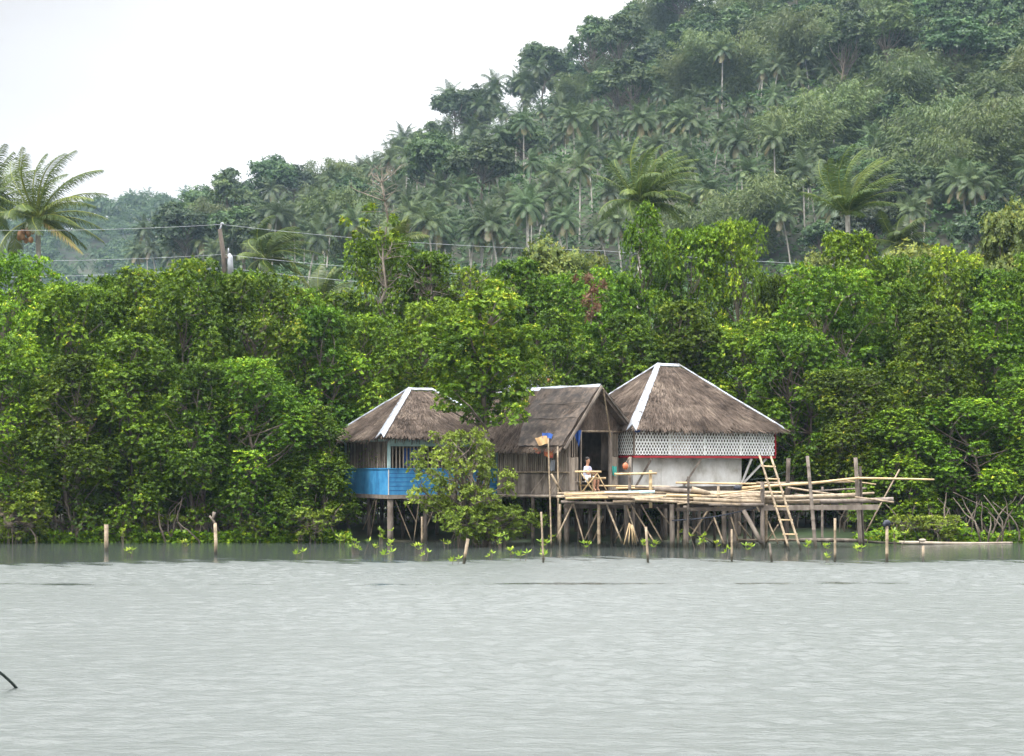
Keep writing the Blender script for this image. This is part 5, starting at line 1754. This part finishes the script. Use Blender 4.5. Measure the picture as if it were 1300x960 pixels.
# stacked timber glimpsed under the trees at the far left
root = empty('timber_stack', (P(15, 0, 61.0).x, 61.0, 0), 0, 'stack of brown split logs under the trees at the far left bank', 'log stack')
for k in range(7):
    for q in range(2):
        mb = MB(); z = .35 + k * .21; x0_ = P(2 + q * 22, 0, 61).x + rnd.uniform(-.2, .2)
        mb.pole((x0_ - .3, 60.9 + .15 * q + rnd.uniform(-.1, .1), z), (x0_ + .7, 60.95 + .1 * q, z + rnd.uniform(-.05, .05)), rnd.uniform(.07, .1), .01, 7, .9, False)
        mb.build('log', M['bamboo'], root, True)

# ------------------------------------------------------ power pole and wires
Yp = 92.0
root = empty('power_pole', (P(283, 0, Yp).x, Yp, 2), 0, 'weathered wooden power pole rising above the trees on the left', 'power pole')
mb = MB(); mb.tube([P(289, 600, Yp), P(284.5, 330, Yp), P(279, 291, Yp)], [.15, .13, .11], 10); mb.build('shaft', M['timber_dark'], root, True)
mb = MB(); mb.tube([P(279, 293, Yp), P(281.5, 284, Yp)], [.05, .045], 8); mb.blob(P(282, 284, Yp), .10, .08, .07, 8, 6); mb.build('insulator', M['cloth_grey'], root, True)
mb = MB(); mb.tube([P(291, 322, Yp), P(292, 326, Yp), P(293, 348, Yp)], [.06, .15, .16], 12); mb.tube([P(290, 322, Yp), P(290, 315, Yp)], [.05, .03], 6); mb.build('transformer', M['cloth_grey'], root, True)
mb = MB(); mb.bar(P(282, 327, Yp - .1), P(292, 327, Yp - .1), .06, .1); mb.build('bracket', M['timber_dark'], root)


def wire(pts, lab, r_=.007):
    mb = MB(); out = []
    for (x0_, y0_), (x1_, y1_), sag in pts:
        for i in range(17):
            t = i / 16
            if out and i == 0: continue
            out.append(P(x0_ + (x1_ - x0_) * t, y0_ + (y1_ - y0_) * t + sag * 4 * t * (1 - t), Yp))
    mb.tube(out, r_, 5)
    mb.build('power_line', M['wire'], None, True, **T(lab, 'power line', 'power lines above the mangroves'))


wire([((-80, 291), (281, 285), 4), ((281, 285), (760, 318), 6), ((760, 318), (1400, 345), 6)], 'topmost power line running from the pole top')
wire([((-80, 330), (284, 323), 4), ((284, 323), (800, 352), 8), ((800, 352), (1400, 362), 6)], 'middle power line crossing the wooden pole')
wire([((-80, 352), (286, 340), 4), ((286, 340), (800, 372), 8)], 'lowest power line just above the left treeline')

# ------------------------------------------------------------------- haze
def haze():
    mb = MB(); mb.box(-560, 560, -340, 1200, -3.2, 190)
    me = mb.mesh('haze'); m, nt, N, L = new_mat('haze_air')
    out = N.new('ShaderNodeOutputMaterial'); v = N.new('ShaderNodeVolumePrincipled')
    v.inputs['Color'].default_value = (.46, .62, .78, 1)
    v.inputs['Density'].default_value = HAZE
    v.inputs['Anisotropy'].default_value = 0.0
    L.new(v.outputs[0], out.inputs['Volume'])
    me.materials.append(m)
    o = link('haze', me); o['kind'] = 'stuff'


HAZE = .00015
haze()

# --------------------------------------------------------------- light, sky
SUN_EL, SUN_AZ = R(50), R(-125)     # azimuth clockwise from +Y: behind the camera on the left
w = bpy.data.worlds.new('World'); scene.world = w; w.use_nodes = True
nt = w.node_tree; N = nt.nodes; L = nt.links; N.clear()
out = N.new('ShaderNodeOutputWorld'); bg = N.new('ShaderNodeBackground')
sky = N.new('ShaderNodeTexSky'); sky.sky_type = 'NISHITA'; sky.sun_disc = False
sky.sun_elevation = SUN_EL; sky.sun_rotation = SUN_AZ % (2 * math.pi); sky.dust_density = 4; sky.air_density = 1
tc = N.new('ShaderNodeTexCoord')
mp = N.new('ShaderNodeMapping'); mp.inputs['Scale'].default_value = (1.2, 1.2, 3.0)
cn = N.new('ShaderNodeTexNoise'); cn.inputs['Scale'].default_value = 1.6; cn.inputs['Detail'].default_value = 5; cn.inputs['Roughness'].default_value = .5
L.new(tc.outputs['Generated'], mp.inputs[0]); L.new(mp.outputs[0], cn.inputs['Vector'])
cr_ = N.new('ShaderNodeValToRGB')
CL = 11.0
sp_ = N.new('ShaderNodeSeparateXYZ'); L.new(tc.outputs['Generated'], sp_.inputs[0])
def mth(op, a_, b_, c_=None):
    m_ = N.new('ShaderNodeMath'); m_.operation = op
    for i_, q_ in enumerate((a_, b_, c_)):
        if q_ is None: continue
        if isinstance(q_, (int, float)): m_.inputs[i_].default_value = q_
        else: L.new(q_, m_.inputs[i_])
    return m_.outputs[0]
# a greyer bank of cloud low on the left, plain bright overcast elsewhere
f_ = mth('MULTIPLY', sp_.outputs['X'], -.36)
f_ = mth('MULTIPLY_ADD', sp_.outputs['Y'], .885, f_)
f_ = mth('MULTIPLY_ADD', sp_.outputs['Z'], .295, f_)
f_ = mth('MULTIPLY_ADD', f_, -14.0, 14.0)
f_ = mth('MULTIPLY_ADD', cn.outputs['Fac'], .45, mth('ADD', f_, -.18))
cr_.color_ramp.elements[0].position = .05; cr_.color_ramp.elements[0].color = (.45, .435, .44, 1)
cr_.color_ramp.elements[1].position = .75; cr_.color_ramp.elements[1].color = (1.0, 1.0, 1.0, 1)
L.new(f_, cr_.inputs[0])
vm = N.new('ShaderNodeVectorMath'); vm.operation = 'SCALE'; vm.inputs['Scale'].default_value = CL
L.new(cr_.outputs[0], vm.inputs[0])
# an overcast sky is brighter overhead than at the horizon
zz_ = mth('MULTIPLY_ADD', mth('MAXIMUM', mth('ADD', sp_.outputs['Z'], -.27), 0.0), 5.0 * CL, CL * .78)
L.new(zz_, vm.inputs['Scale'])
mx = N.new('ShaderNodeMix'); mx.data_type = 'RGBA'; mx.inputs[0].default_value = .93
L.new(sky.outputs[0], mx.inputs[6]); L.new(vm.outputs[0], mx.inputs[7])
L.new(mx.outputs[2], bg.inputs['Color']); bg.inputs['Strength'].default_value = .10
L.new(bg.outputs[0], out.inputs[0])

sl = bpy.data.lights.new('sun', 'SUN'); sl.energy = 2.5; sl.angle = R(10); sl.color = (1, .97, .91)
so = bpy.data.objects.new('sun', sl); COL.objects.link(so)
dirv = Vector((math.sin(SUN_AZ) * math.cos(SUN_EL), math.cos(SUN_AZ) * math.cos(SUN_EL), math.sin(SUN_EL)))
so.rotation_euler = (-dirv).to_track_quat('-Z', 'Y').to_euler()
so.location = (-20, -20, 60)

# ------------------------------------------------------------------ camera
cam = bpy.data.cameras.new('camera'); co = bpy.data.objects.new('camera', cam); COL.objects.link(co)
co.location = (0, 0, CAMH); co.rotation_euler = (R(90), 0, 0)
cam.sensor_width = 36; cam.lens = 36 * F / 1300
cam.shift_y = (HZ - 480) / 1300; cam.shift_x = 0
cam.clip_start = .5; cam.clip_end = 3000
scene.camera = co

scene.view_settings.view_transform = 'Standard'; scene.view_settings.look = 'None'
scene.view_settings.exposure = 0.86; scene.view_settings.gamma = 1
scene.render.engine = 'CYCLES'
c = scene.cycles
c.use_denoising = True; c.denoiser = 'OPENIMAGEDENOISE'; c.denoising_prefilter = 'ACCURATE'
c.max_bounces = 6; c.diffuse_bounces = 3; c.glossy_bounces = 3; c.transmission_bounces = 3; c.volume_bounces = 1; c.transparent_max_bounces = 4
c.use_adaptive_sampling = False; c.adaptive_threshold = .015
c.sample_clamp_indirect = 4
